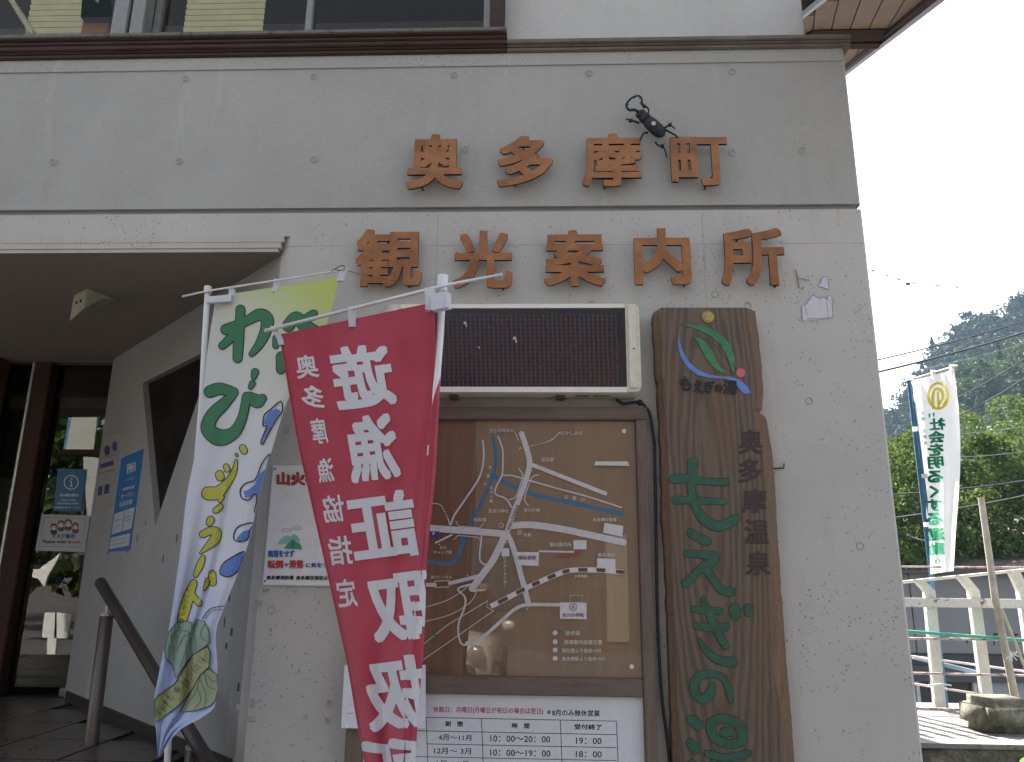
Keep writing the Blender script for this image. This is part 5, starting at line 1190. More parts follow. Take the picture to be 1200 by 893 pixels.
g = G(); a, b = FP.px(1040, 705.5), FP.px(1300, 708.5); g.bbox((a.x, YP-.06, a.z-.036), (b.x, YP-.003, a.z+.036), .006); g.build('fence_rail', rusty('white_rail_paint', (.68, .67, .62), (.12, .03, .035), .58), FE)
def rod(name, x0, y0, x1, y1, r, mat, Ya=None, Yb=None, parent=None):
    g = G(); g.tube([onY(x0, y0, Ya or YP-.07), onY(x1, y1, Yb or YP-.07)], r, 8); return g.build(name, mat, parent or FE)
pk0 = None
for k in range(9):
    g = G(); x = 1.66+k*.135; g.bbox((x, YP-.02, DZ), (x+.05, YP+.0, DZ+1.45), .004)
    if pk0 is None: pk0 = g.build('fence_picket', wpt, FE)
    else: c = bpy.data.objects.new('fence_picket', pk0.data); COL.objects.link(c); c.parent = FE; c.location = (k*.135, 0, 0)
rod('top_pipe', 1040, 684, 1300, 658, .013, wpt, YP+.02, YP+.02)
rod('thin_bar', 1040, 664, 1300, 666, .008, rsm, YP-.1, YP-.1)
rod('thin_bar', 1050, 748, 1300, 751, .010, rsm); rod('thin_bar', 1060, 788.5, 1300, 794, .009, rsm, YP-.08, YP-.08); rod('thin_bar', 1060, 830, 1300, 835, .010, rsm, YP-.30, YP-.30)
rod('sloping_bar', 1060, 768, 1300, 800, .009, plain('pink_pipe', (.60, .50, .52), .5), YP+.12, YP+.06); rod('sloping_bar', 1060, 799.5, 1300, 838, .009, plain('pink_pipe', (.6, .5, .52)), YP+.12, YP-.09)
g = G(); g.tube([FP.px(1050, 738.5, .10), FP.px(1300, 757, .12)], .013, 10)
for f_ in (.22, .42, .63): p = FP.px(1050, 738.5, .10).lerp(FP.px(1300, 757, .12), f_); g.tube([p-Vector((.012, 0, 0)), p+Vector((.012, 0, 0))], .016, 10)
g.solo('green_pole', plain('green_pole', (.05, .36, .27), .35), 'green plastic pole tied along the white fence', 'pole', tuple(FP.px(1180, 750)))
g = G(); g.tube([onY(1070, 770, YP+.16), onY(1152, 790, YP+.16)], .017, 10); g.solo('blue_grey_pole', plain('dull_blue_pole', (.16, .25, .32), .4), 'dull blue pole tied slantwise across the lower fence', 'pole', tuple(onY(1110, 780, YP+.16)))
g = G(); g.tube([FP.px(1137.5, 585, .16), FP.px(1153, 700, .16), FP.px(1184, 832, .10)], [.024, .027, .030], 10)
for i in (.18, .4, .62, .85): p = FP.px(1137.5, 585, .16).lerp(FP.px(1184, 832, .10), i)
g.solo('cut_pole', plain('weathered_pole', (.40, .37, .31), .8, .25, 12), 'thick weathered pole standing upright in the concrete weight', 'pole', tuple(FP.px(1184, 832)))
g = G(); g.tube([FP.px(1157, 712, .2), FP.px(1203, 836, .24)], .012, 8); g.solo('thin_pole', plain('pale_bamboo', (.48, .46, .32), .6), 'thin pale bamboo leaning from the rail to the concrete weight', 'pole', tuple(FP.px(1180, 770)))
rp = plain('white_cord', (.7, .7, .72), .8)
o = thing('cord_tie', 'white plastic cord knotted round the thick pole', 'cord', tuple(FP.px(1168, 764)))
g = G(); rr = random.Random(2)
for k in range(9):
    a_ = rr.uniform(0, 6.28); p = FP.px(1168, 764, .2); q = p+Vector((cos(a_)*.06, -.01, sin(a_)*.05)); g.tube([p+Vector((cos(a_+2)*.03, -.02, sin(a_+2)*.02)), p, q], .004, 5)
g.build('knot', rp, o)
o = thing('cord_scrap', 'frayed white cord hanging from the fence post beside the blue banner pole', 'cord', tuple(FP.px(1086, 718)))
g = G(); g.tube([FP.px(1086, 714, .06), FP.px(1083, 722, .06), FP.px(1084, 727, .06)], .004, 5); g.tube([FP.px(1086, 714, .06), FP.px(1081, 719, .06)], .004, 5); g.tube([FP.px(1084, 802, .06), FP.px(1098, 800, .07), FP.px(1110, 802, .06)], .007, 6); g.build('cord', rp, o)
# concrete weights
cw, t, b_ = newmat('mossy_weight'); v = coords(t)
c = ramp(t, noisen(t, v, 9, 7, .75, .4), [(.36, (.035, .04, .018)), (.5, (.13, .125, .085)), (.62, (.24, .225, .18))]).outputs[0]
c = mixc(t, .3, c, ramp(t, noisen(t, v, 60, 4, .8), [(.3, (.05, .05, .04)), (.7, (.34, .33, .28))]).outputs[0]); t.links.new(c, b_.inputs['Base Color']); b_.inputs['Roughness'].default_value = .95; bump(t, b_, noisen(t, v, 40, 5), .5, .012)
def weight(x0, x1, yb, hgt, label, name='concrete_weight'):
    a, b = onZ(x0, yb, DZ), onZ(x1, yb, DZ); bm = bmesh.new(); bmesh.ops.create_cube(bm, size=1)
    w_ = b.x-a.x; dpt = min(w_*.8, .36)
    for v_ in bm.verts: v_.co = Vector(((v_.co.x)*w_, v_.co.y*dpt, v_.co.z*hgt)); v_.co.x *= 1-.08*(v_.co.z > 0)
    bmesh.ops.bevel(bm, geom=bm.edges[:], offset=.055, segments=4, affect='EDGES'); bm.verts.index_update()
    g = G(); c = Vector(((a.x+b.x)/2, a.y+dpt/2, DZ+hgt/2)); g.add([c+v_.co for v_ in bm.verts], [[v_.index for v_ in f.verts] for f in bm.faces]); bm.free()
    th = thing(name, label, 'weight', (c.x, c.y, DZ)); g.build('weight_body', cw, th, smooth=True); return th, c
w1_, c_ = weight(1140, 1163, 855, .19, 'smaller mossy concrete weight on the deck, left of the socketed one')
w2_, c_ = weight(1151, 1222, 861, .22, 'long mossy concrete weight with a pole socket, on the deck by the fence')
pq = FP.px(1176, 832, .0); g = G(); sck = FP.px(1176, 820); g.tube([(sck.x, c_.y, DZ+.2), (sck.x, c_.y, DZ+.34)], .048, 12); g.tube([(sck.x, c_.y, DZ+.335), (sck.x, c_.y, DZ+.36)], .055, 12); g.build('socket', cw, w2_)
# sunlit banner
SB = thing('green_text_banner', 'sunlit white banner with mirrored green lettering and a yellow emblem, beyond the building corner', 'banner', tuple(onZ(1103, 832, DZ)))
SY = YP+.12
p0, p1 = onY(1065, 446, SY), onY(1092, 680, SY); dd = p1-p0; p2 = p0+dd*((p0.z-DZ)/(-dd.z))
blp_ = plain('blue_banner_pole', (.035, .16, .30), .35)
g = G(); g.tube([p0, p2], .017, 10); g.build('pole', blp_, SB); g = G(); g.tube([onY(1071, 470, SY), onY(1093, 640, SY-.02)], .009, 8); g.build('banner_edge_cord', blp_, SB)
g = G(); g.tube([onY(1058, 448, SY+.06), onY(1122, 428.5, SY-.45)], .011, 8); g.build('crossbar', plain('yellowed_pole', (.55, .55, .42), .5), SB)
Lb = [(1069, 446), (1072, 474), (1078, 525), (1084.5, 572), (1086, 606), (1087.5, 630), (1090, 673)]
Rb_ = [(1118.5, 433), (1121.5, 460), (1125, 505), (1125.3, 545), (1123.5, 580), (1120, 625), (1117.5, 669)]
CB = Cloth(Lb, Rb_, lambda u, t: SY-.02-.42*u+.035*sin(6*u+3*t)*(1-.6*u)+.015*sin(14*u-4*t))
wb = CB.mesh('cloth', cloth('sunlit_banner_cloth', (.85, .85, .85), None, .6), SB, 16, 50)
gtx = cloth('banner_green_print', (.0, .40, .20), None, .5); ytx = cloth('banner_yellow_print', (.72, .62, .08), None, .5)
ch_ = [('社', 1098.5, 497), ('会', 1097.5, 512), ('を', 1096.5, 527), ('明', 1096.5, 542), ('る', 1096, 558.5), ('く', 1094.5, 576), ('す', 1094.5, 592), ('る', 1095, 608), ('運', 1097, 626), ('動', 1097, 643)]
for c_, x, y in ch_: CB.prints('green_character', [text2(c_, x, y, 19 if c_ != 'く' else 11, 14.5, .04, 0, True, .1, -.08)], gtx, wb, .012)
CB.prints('quotation_mark', [polyg([(x, y), (x+2.4, y-.5), (x+2, y+5), (x+.3, y+4)]) for x, y in ((1088, 485), (1093, 484), (1095.5, 656), (1099.5, 655.5))], gtx, wb, .012)
CB.prints('small_lettering', [text2(c_, 1080.5+i*.75, 484+i*7, 4.6, 5, .02, 0, True) for i, c_ in enumerate('主唱_法務省') if c_ != '_'], cloth('banner_faint_print', (.35, .55, .45), None, .4), wb, .006)
CB.prints('emblem', [ring(1099.5, 464, 11.5, 3.0, 28, 15), ribbon([(1094, 478, 4), (1093, 466, 4), (1096, 456, 3), (1103, 458, 4), (1105, 466, 3), (1100, 474, 3)], 0), ribbon([(1099, 460, 2.5), (1100, 478, 3)], 0, False), ribbon([(1106, 474, 3), (1110, 467, 2)], 0, False)], ytx, wb, .012)
for x, y, w_ in ((1071, 444, 4), (1094, 437.5, 4.5), (1116, 431, 4.5)):
    f_ = (x-1069)/50; yy = SY-.04-.40*f_; g = G(); V = [onY(x-w_/2, y-4, yy), onY(x+w_/2, y-4, yy), onY(x+w_/2, y+6, yy), onY(x-w_/2, y+6, yy)]; g.add(V+[q+Vector((0, .02, 0)) for q in V], [(0, 1, 2, 3), (4, 5, 6, 7), (0, 4, 5, 1)]); g.build('loop', cloth('sunlit_banner_cloth', (.8, .8, .8)), SB)
for (x, y) in ((1071, 503), (1082, 558), (1084, 615)):
    g = G(); g.bar(onY(x-2, y, SY-.03), onY(x+5, y-.5, SY-.05), .03, .035); g.build('loop', cloth('sunlit_banner_cloth', (.8, .8, .8)), SB)
# young leaves at the deck edge
def leafblade(p, d, up, L, w_, g):
    d = Vector(d).normalized(); s_ = d.cross(Vector(up)).normalized(); n = 6; V = []
    for i in range(n+1):
        f = i/n; ww = w_*sin(pi*min(1, f*.92+.06))**.7; c = p+d*L*f+Vector((0, 0, -L*.25*f*f)); V += [c-s_*ww/2, c+Vector((0, 0, -.006)), c+s_*ww/2]
    g.add(V, [(3*i+a, 3*i+a+1, 3*i+a+4, 3*i+a+3) for i in range(n) for a in (0, 1)])
lm = cloth('fresh_leaf', (.10, .22, .03), (.16, .30, .05), .4)
PLt = thing('leafy_plant', 'bright green leafy plant at the foot of the mossy deck base', 'plant', tuple(onY(1215, 1000, YF-.25)))
for k in range(26):
    a_ = rr.uniform(0, 6.28); g = G(); p = onY(1204+rr.uniform(-8, 50), 905+rr.uniform(-20, 60), YF-.25+rr.uniform(-.1, .1)); leafblade(p, (cos(a_), -.4+sin(a_)*.5, rr.uniform(-.1, .5)), (0, 0, 1), rr.uniform(.10, .17), .06, g); g.build('leaf', lm, PLt, smooth=True)
g = G(); b0 = onY(1225, 1010, YF-.25); b0.z = .0
for k in range(5): g.tube([b0, b0+Vector((rr.uniform(-.1, .2), rr.uniform(-.1, .1), .45))], .006, 5)
g.build('stem', plain('green_stem', (.08, .12, .04), .7), PLt)

# ================================================================== beyond: lower street, grey building, house roofs
GZ = -3.2
g = G(); g.add([(-900, YP+.45, GZ), (900, YP+.45, GZ), (900, 900, GZ), (-900, 900, GZ)], [(0, 1, 2, 3)])
# replaced below by a single stepped sheet
bpy.data.objects.remove(bpy.data.objects['ground'])
g = G(); ye = YP+.45
xs_ = [-900, -7, XR-.1, 900]
g.add([(-900, -900, 0), (900, -900, 0), (900, ye, 0), (-900, ye, 0)], [(0, 1, 2, 3)])
g.add([(-900, ye, 0), (900, ye, 0), (900, ye, GZ), (-900, ye, GZ)], [(0, 3, 2, 1)])
g.add([(-900, ye, GZ), (900, ye, GZ), (900, 900, GZ), (-900, 900, GZ)], [(0, 1, 2, 3)])
o = g.build('ground', MC['ground_asphalt']); o['kind'] = 'structure'
g = G(); g.box((-7, ye, GZ), (XR-.01, 6, -.002)); g.build('basement_wall', MC['rear_wall'], B)
BY = 13.5; BPn = wallplane(BY)
LB = thing('grey_building', 'low grey slab-walled building with black letters and a window strip, behind the fence', 'building', (10, BY, GZ))
zt, z1, z2, z3, z4, z5 = (BPn.px(1140, y).z for y in (673, 766, 782, 787, 799, 829))
bx0, bx1 = 3.0, 26.0
gw = concrete('grey_cladding', (.17, .18, .195), False, stain=.3)
x = bx0
while x < bx1:
    g = G(); g.bbox((x, BY, z1), (min(x+2.28, bx1), BY+.12, zt), .008); g.build('wall_panel', gw, LB); x += 2.3
g = G(); g.box((bx0, BY+.06, GZ), (bx1, BY+6, zt-.03)); g.build('wall_core', plain('core_grey', (.06, .065, .07), .8), LB)
g = G(); g.box((bx0, BY-.10, z3), (bx1, BY+.05, z2+.02)); g.box((bx0, BY-.10, z4), (bx1, BY+.05, z4+.15)); g.build('dark_band', plain('band_dark', (.05, .055, .07), .5), LB)
g = G(); g.box((bx0, BY-.04, z4+.151), (bx1, BY+.05, z3-.001)); g.build('grey_strip', plain('strip_grey', (.26, .27, .28), .6), LB)
x = bx0; fm_ = plain('window_frame_white', (.45, .46, .46), .5); k = 0
while x < bx1-1:
    g = G(); g.bbox((x, BY-.03, GZ+1), (x+.07, BY+.059, z4-.001), .005); g.bbox((x+.071, BY-.03, z5-.25), (x+1.05, BY+.059, z5-.17), .005); w_ = g.build('window', fm_, LB)
    g = G(); g.box((x+.071, BY+.0, z5-.17), (x+1.05, BY+.01, z4-.001)); g.build('window_pane', [plain('pane_curtain', (.30, .29, .25), .5), plain('pane_dark', (.03, .035, .04), .15), plain('pane_pale_blue', (.25, .28, .32), .3)][k % 3], w_); x += 1.12; k += 1
it = [text2(c_, x, y, w_, h_, .02) for c_, x, y, w_, h_ in (('V', 1133, 748.5, 7, 13), ('F', 1166.5, 749, 5, 14), ('T', 1189, 749.5, 8, 14))]
layered(it, wallplane(BY), .004).build('wall_letters', plain('black_letter', (.015, .015, .018), .6), LB)
g = G(); g.box((bx0-.3, BY-.25, zt+.001), (bx1, BY+6.2, zt+.08)); g.build('roof_edge', plain('roof_edge_dark', (.06, .055, .06), .6), LB)
RH = thing('brown_roofed_house', 'house with a long brown roof behind the grey slab building', 'house', (20, 24, GZ))
q = [onY(1108, 679, 21), onY(1330, 640, 21)]
g = G(); a, b = onY(1100, 681, 20), onY(1400, 652, 20); zr = b.z+1.2
g.add([a, b, Vector((b.x, 26, zr)), Vector((a.x+2, 26, zr)), a-Vector((0, 0, .25)), b-Vector((0, 0, .25))], [(0, 1, 2, 3), (4, 5, 1, 0)])
g.build('roof', plain('brown_roof', (.13, .095, .085), .7, .2, 2), RH)
g = G(); g.box((a.x+1, 20.6, GZ), (b.x, 26, a.z-.3)); g.build('wall', plain('dim_house_wall', (.20, .19, .17), .8), RH)
R2 = thing('far_roof_house', 'small house with a dark roof edge among the trees at the right edge', 'house', (30, 40, GZ))
a = onY(1187, 641, 34); b = onY(1300, 622, 34)
g = G(); g.add([a, b, Vector((b.x+1, 40, b.z+2)), Vector((a.x+3, 40, a.z+2.4)), a-Vector((0, 0, .5)), b-Vector((0, 0, .5))], [(0, 1, 2, 3), (4, 5, 1, 0)]); g.build('roof', plain('dark_tile_roof', (.05, .05, .055), .6), R2)
g = G(); g.box((a.x+.6, 34.6, GZ), (b.x, 40, a.z-.5)); g.build('wall', plain('grey_house_wall', (.22, .21, .20), .8), R2)

# ================================================================== foliage
rng = np.random.default_rng(4)
def leafcloud(C_, Rn, size, nout=.5):
    """small quads at centres C_ facing roughly along Rn"""
    n = len(C_); a = rng.normal(size=(n, 3))+Rn*nout*2; a /= np.linalg.norm(a, axis=1)[:, None]
    t_ = rng.normal(size=(n, 3)); u = np.cross(a, t_); u /= np.linalg.norm(u, axis=1)[:, None]; w_ = np.cross(a, u)
    s_ = size*rng.uniform(.6, 1.4, (n, 1)); s2 = s_*rng.uniform(.45, .8, (n, 1))
    return np.stack([C_-u*s_-w_*s2*.2, C_-w_*s2, C_+u*s_, C_+w_*s2], 1).reshape(-1, 3)
def quads(name, Q, mat, parent=None, **k):
    off = np.array(WL[parent.name]) if parent else np.zeros(3)
    n = len(Q)//4; me = bpy.data.meshes.new(name); me.vertices.add(4*n); me.vertices.foreach_set('co', (Q-off).astype(np.float32).ravel())
    me.loops.add(4*n); me.loops.foreach_set('vertex_index', np.arange(4*n, dtype=np.int32)); me.polygons.add(n)
    me.polygons.foreach_set('loop_start', np.arange(0, 4*n, 4, dtype=np.int32)); me.update(calc_edges=True); me.materials.append(mat)
    o = bpy.data.objects.new(name, me); COL.objects.link(o); o.parent = parent; WL[o.name] = Vector(off)
    for a_, b_ in k.items(): o[a_] = b_
    return o
def leafmat(name, stops, sc=.35, trans=.35):
    m, t, b = newmat(name); v = coords(t); g_ = t.nodes.new('ShaderNodeNewGeometry')
    n1 = noisen(t, v, sc, 4, .6); f = mathn(t, 'ADD', mathn(t, 'MULTIPLY', n1, .7), mathn(t, 'MULTIPLY', g_.outputs['Random Per Island'], .3))
    c = ramp(t, f, stops).outputs[0]; t.links.new(c, b.inputs['Base Color']); b.inputs['Roughness'].default_value = .6; b.inputs['Specular IOR Level'].default_value = .08
    tr = t.nodes.new('ShaderNodeBsdfTranslucent'); t.links.new(mixc(t, .5, c, (.10, .14, .01), 'ADD'), tr.inputs[0]); mx = t.nodes.new('ShaderNodeMixShader'); mx.inputs[0].default_value = trans
    t.links.new(b.outputs[0], mx.inputs[1]); t.links.new(tr.outputs[0], mx.inputs[2]); t.links.new(mx.outputs[0], t.nodes['Material Output'].inputs[0]); return m
def crown(c, rx, rz, n, size, lumps=14, conifer=False):
    c = np.array(c, float)
    if conifer:
        h = rng.uniform(0, 1, n)**.8; a_ = rng.uniform(0, 2*pi, n); tier = np.floor(h*9)/9
        rad = rx*(1-h)*(.75+.35*np.sin(a_*5+tier*40))*(1-.35*(h*9 % 1)); R_ = np.stack([np.cos(a_), np.sin(a_), np.full(n, .3)], 1)
        P = c+np.stack([np.cos(a_)*rad, np.sin(a_)*rad, (h*2-1)*rz], 1)
        return leafcloud(P, R_, size)
    L_ = rng.normal(size=(lumps, 3)); L_ /= np.linalg.norm(L_, axis=1)[:, None]; L_ *= rng.uniform(.35, .95, (lumps, 1)); L_ = L_*[rx, rx, rz]
    lr = rng.uniform(.2, .42, lumps)*rx; k = rng.integers(0, lumps, n); d = rng.normal(size=(n, 3)); d[:, 2] += .35; d /= np.linalg.norm(d, axis=1)[:, None]
    P = c+L_[k]+d*(lr[k]*rng.uniform(.75, 1.08, n))[:, None]*[1, 1, .8]
    return leafcloud(P, d, size)
t_green = leafmat('maple_leaves', [(.3, (.022, .045, .012)), (.5, (.055, .095, .022)), (.7, (.12, .16, .038))], .9, .28)
def tree(px, py, Y, rx, rz, n, size, label, mat, name='broadleaf_tree', group=None):
    c = onY(px, py, Y); T_ = thing(name, label, 'tree', (c.x, c.y, GZ), group)
    g = G(); rt2 = random.Random(px); tp = Vector((c.x, c.y, c.z+rz*.3)); base = Vector((c.x, c.y, GZ))
    g.tube([base, base.lerp(tp, .4)+Vector((.15, 0, 0)), base.lerp(tp, .75), tp], [.22*rx/2.5, .17*rx/2.5, .1*rx/2.5, .03], 9)
    for k in range(12):
        p = base.lerp(tp, rt2.uniform(.45, .9)); a_ = rt2.uniform(0, 6.28); q = p+Vector((cos(a_)*rx*.7, sin(a_)*rx*.7, rt2.uniform(.2, .5)*rz)); g.tube([p, p.lerp(q, .5)+Vector((0, 0, -.1)), q], [.07*rx/2.5, .045*rx/2.5, .015], 6)
    g.build('trunk', plain('bark', (.07, .055, .04), .9, .3, 20), T_, smooth=True)
    quads('crown', crown(c, rx, rz, n, size, 42), mat, T_); return T_
tree(1158, 592, 23.5, 2.1, 3.0, 26000, .062, 'yellow-green leafy tree right of the sunlit banner', t_green)
tree(1078, 590, 22, 1.7, 2.9, 20000, .060, 'leafy tree left of the sunlit banner, at the building corner', t_green)
tree(1120, 640, 25.5, 2.6, 2.6, 24000, .065, 'leafy tree behind the lower half of the sunlit banner', t_green)
tree(1222, 560, 34, 2.6, 4.6, 16000, .085, 'darker tall tree at the right edge behind the yellow-green one', leafmat('deep_leaves', [(.3, (.02, .045, .015)), (.7, (.06, .10, .03))], .5))
tree(1030, 600, 26, 2.4, 3.2, 12000, .07, 'leafy tree mostly hidden behind the building corner', t_green)
# mountain
prof = [(700, 640), (850, 600), (950, 545), (1010, 515), (1040, 492), (1056, 470), (1068, 455), (1078, 432), (1090, 420), (1100, 398), (1108, 412), (1118, 395), (1128, 375), (1142, 366), (1160, 378), (1176, 362), (1196, 352), (1230, 345), (1290, 330), (1400, 300), (1600, 330), (1900, 420)]
RY = 250.; ridge = [onY(x, y+6, RY) for x, y in prof]
prof2 = [(900, 640), (1040, 560), (1080, 520), (1110, 470), (1135, 436), (1165, 428), (1185, 425), (1215, 405), (1300, 400), (1500, 430), (1900, 560)]
RY2 = 150.; ridge2 = [onY(x, y+5, RY2) for x, y in prof2]
def slope(R_, Y0, Y1, nu, nv):
    V = []; X = [p.x for p in R_]; Zr = [p.z for p in R_]
    for j in range(nv+1):
        f = j/nv; Y = Y0+(Y1-Y0)*f
        for i in range(nu+1):
            x = X[0]+(X[-1]-X[0])*i/nu; zz = float(np.interp(x, X, Zr)); h = GZ-2+(zz-GZ+2)*(f**1.15)
            xx = x*(.45+.55*Y/Y1); h += (noise.noise(Vector((xx*.03, Y*.03, 1)))*7+noise.noise(Vector((xx*.09, Y*.09, 3)))*2.5)*min(1, 4*f*(1-f)+.1*f)
            V.append((xx, Y, h))
    return V, [(j*(nu+1)+i, j*(nu+1)+i+1, (j+1)*(nu+1)+i+1, (j+1)*(nu+1)+i) for j in range(nv) for i in range(nu)]
sm2 = plain('forest_floor', (.035, .045, .02), .9, .3, .3)
hV = {}
for nm, R_, Y0, Y1, nu, nv in (('mountain', ridge, 120, RY, 160, 40), ('foothill', ridge2, 55, RY2, 120, 40)):
    V, F = slope(R_, Y0, Y1, nu, nv); hV[nm] = (np.array(V), nu, nv)
    nb = len(V)-(nu+1); g = G(); g.add(V, F)
    back = [(v[0], v[1]+120, GZ-5) for v in V[nb:]]; n0 = len(g.v); g.v += [Vector(p) for p in back]
    for i in range(nu): g.f.append((nb+i, nb+i+1, n0+i+1, n0+i)); g.m.append(0)
    o = g.build(nm, sm2, smooth=True); o['kind'] = 'structure'
def forest(nm, mname, n, leafn, size, conf, r0, r1, mat, xr):
    V, nu, nv = hV[mname]; Q = []; V3 = V.reshape(nv+1, nu+1, 3); m = 0
    while m < n:
        j = rng.uniform(0, 1)**.6*nv; j0 = min(int(j), nv-1); i = rng.uniform(0, nu); i0 = min(int(i), nu-1)
        p = V3[j0, i0]*(1-(i-i0))+V3[j0, i0+1]*(i-i0); p2 = V3[j0+1, i0]; p = p+(p2-V3[j0, i0])*(j-j0)
        ax = p[0]/(p[1]+3.2)
        if not (xr[0] < ax < xr[1]):
            if rng.uniform() > .10: continue
        r_ = rng.uniform(r0, r1); m += 1; cf = rng.uniform() < conf
        Q.append(crown((p[0], p[1], p[2]+r_*(.7 if cf else .4)), r_*(.8 if cf else 1.), r_*(1.3 if cf else .8), leafn, size, 9, cf))
    return quads(nm, np.concatenate(Q), mat, None, kind='stuff', label='dense wooded mountainside')
fm1 = leafmat('far_forest_leaves', [(.3, (.006, .016, .012)), (.5, (.012, .027, .016)), (.72, (.032, .052, .022))], .045, .12)
fm2 = leafmat('near_forest_leaves', [(.3, (.014, .032, .014)), (.5, (.035, .062, .022)), (.7, (.065, .10, .032))], .06, .2)
forest('mountain_forest', 'mountain', 1900, 380, .42, .06, 2.8, 5.2, fm1, (.40, .85))
forest('foothill_forest', 'foothill', 600, 800, .26, .12, 2.6, 4.8, fm2, (.40, .85))
# ================================================================== overhead wires
wm = plain('cable_black', (.02, .02, .022), .6); wg = plain('cable_grey', (.16, .17, .18), .6)
def wire(x0, y0, x1, y1, Y0, Y1, r, lab, mat=wm, sag=2):
    L_ = (x1-x0); a = onY(x0-L_*.25, y0-(y1-y0)*.25, Y0); b = onY(x1+L_*.6, y1+(y1-y0)*.6, Y1)
    P = [a.lerp(b, k/12)+Vector((0, 0, -.01*sag*4*(k/12)*(1-k/12)*6)) for k in range(13)]
    g = G(); g.tube(P, r*1.35, 6); return g.solo('overhead_wire', mat, lab, 'wire', tuple(P[6]), 'overhead wires beyond the corner', smooth=True)
wire(1034, 418, 1200, 371, 12, 16, .011, 'upper of the two dark wires crossing the mountain ridge above the banner')
wire(1035, 432, 1200, 384, 12, 16, .016, 'thicker lower dark wire passing just above the banner')
wire(1080, 431, 1200, 398, 16, 19, .006, 'thin grey wire below the thick one, over the mountain', wg)
wire(1122, 463, 1200, 414, 11, 14, .009, 'steep dark wire from the banner top up to the right edge'); wire(1124, 484, 1200, 437, 11, 14, .012, 'lower steep dark wire right of the banner')
wire(1021, 315, 1118, 296, 18, 22, .006, 'highest faint wire in the white sky', wg); wire(1023, 331, 1140, 307, 18, 22, .006, 'middle faint wire in the white sky', wg); wire(1026, 347.5, 1190, 315, 18, 22, .007, 'lowest faint wire in the white sky', wg)
wire(1045, 577, 1200, 558, 14, 16, .014, 'dark wire crossing the tree at mid height of the banner'); wire(1045, 604, 1200, 575, 14, 17, .007, 'thin wire below the dark one, crossing the tree', wg)
wire(1122, 506, 1200, 495, 16, 19, .006, 'upper grey wire over the foothill right of the banner', wg); wire(1122, 533, 1200, 524, 16, 19, .006, 'lower grey wire over the foothill right of the banner', wg); wire(1070, 627, 1096, 628, 15, 15.5, .010, 'short grey wire ending at the banner pole', wg)
for i, (x, y) in enumerate(((1023, 317.5), (1040, 323), (1053, 327), (1064, 332.5), (1071, 331.5), (1098.5, 334.5), (1121.5, 336.5))):
    c = onY(x, y, 20); g = G(); big_ = 2.2 if i == 3 else 1
    g.ball(c, .035*big_, 8, 6, ax=(1.1, .7, .6)); g.tube([c+Vector((-.02, 0, .02)), c+Vector((-.10, 0, .06))], [.022, .004], 6); g.tube([c+Vector((.02, 0, -.01)), c+Vector((.09, 0, -.05))], [.022, .008], 6)
    g.solo('bird', plain('dark_bird', (.05, .05, .055), .8), 'small dark bird in the white sky above the mountain, ' + ['nearest the building edge', 'second from the building edge', 'third from the building edge', 'the largest one', 'just right of the largest', 'second from the right', 'farthest right'][i], 'bird', tuple(c), 'birds over the ridge')

# ================================================================== across the street, seen in the reflections
CARX, CARY = -1.35, -6.6
K = thing('parked_car', 'cream compact car with round headlights, reflected in the map board', 'car', (CARX, CARY, 0))
cpaint = plain('cream_car_paint', (.62, .58, .47), .25, .04, 8, .1, 0, 1.)
def loft(name, secs, mat, parent):
    """secs: (y, half width bottom, half width top, z bottom, z top)"""
    V = []; n = 12
    for y, wb_, wt_, zb_l, zt_l in secs:
        for k in range(n):
            a_ = 2*pi*(k+.5)/n; cx, cz = cos(a_), sin(a_); cx = math.copysign(abs(cx)**.45, cx); cz = math.copysign(abs(cz)**.45, cz)
            w_ = wb_+(wt_-wb_)*(cz+1)/2; V.append((CARX+cx*w_, CARY-y, (zb_l+zt_l)/2+cz*(zt_l-zb_l)/2))
    F = [tuple(range(n)), tuple((len(secs)-1)*n+k for k in reversed(range(n)))]+[(i*n+k, i*n+(k+1) % n, (i+1)*n+(k+1) % n, (i+1)*n+k) for i in range(len(secs)-1) for k in range(n)]
    return mesh(name, V, F, mat, parent, smooth=True)
loft('body', [(-.0, .62, .55, .32, .62), (.1, .76, .68, .22, .80), (.5, .80, .74, .2, .90), (1.0, .81, .78, .2, .95), (2.4, .81, .78, .2, .96), (3.2, .80, .74, .2, .95), (3.42, .72, .66, .28, .85)], cpaint, K)
loft('cabin', [(.85, .70, .66, .90, .97), (1.45, .72, .58, .90, 1.46), (2.6, .72, .58, .90, 1.50), (3.3, .68, .56, .90, 1.10)], plain('car_window_dark', (.02, .022, .025), .08, .1, 3), K)
loft('car_roof', [(1.35, .60, .56, 1.42, 1.47), (1.6, .62, .58, 1.44, 1.53), (2.6, .62, .58, 1.44, 1.53), (2.85, .60, .56, 1.4, 1.47)], cpaint, K)
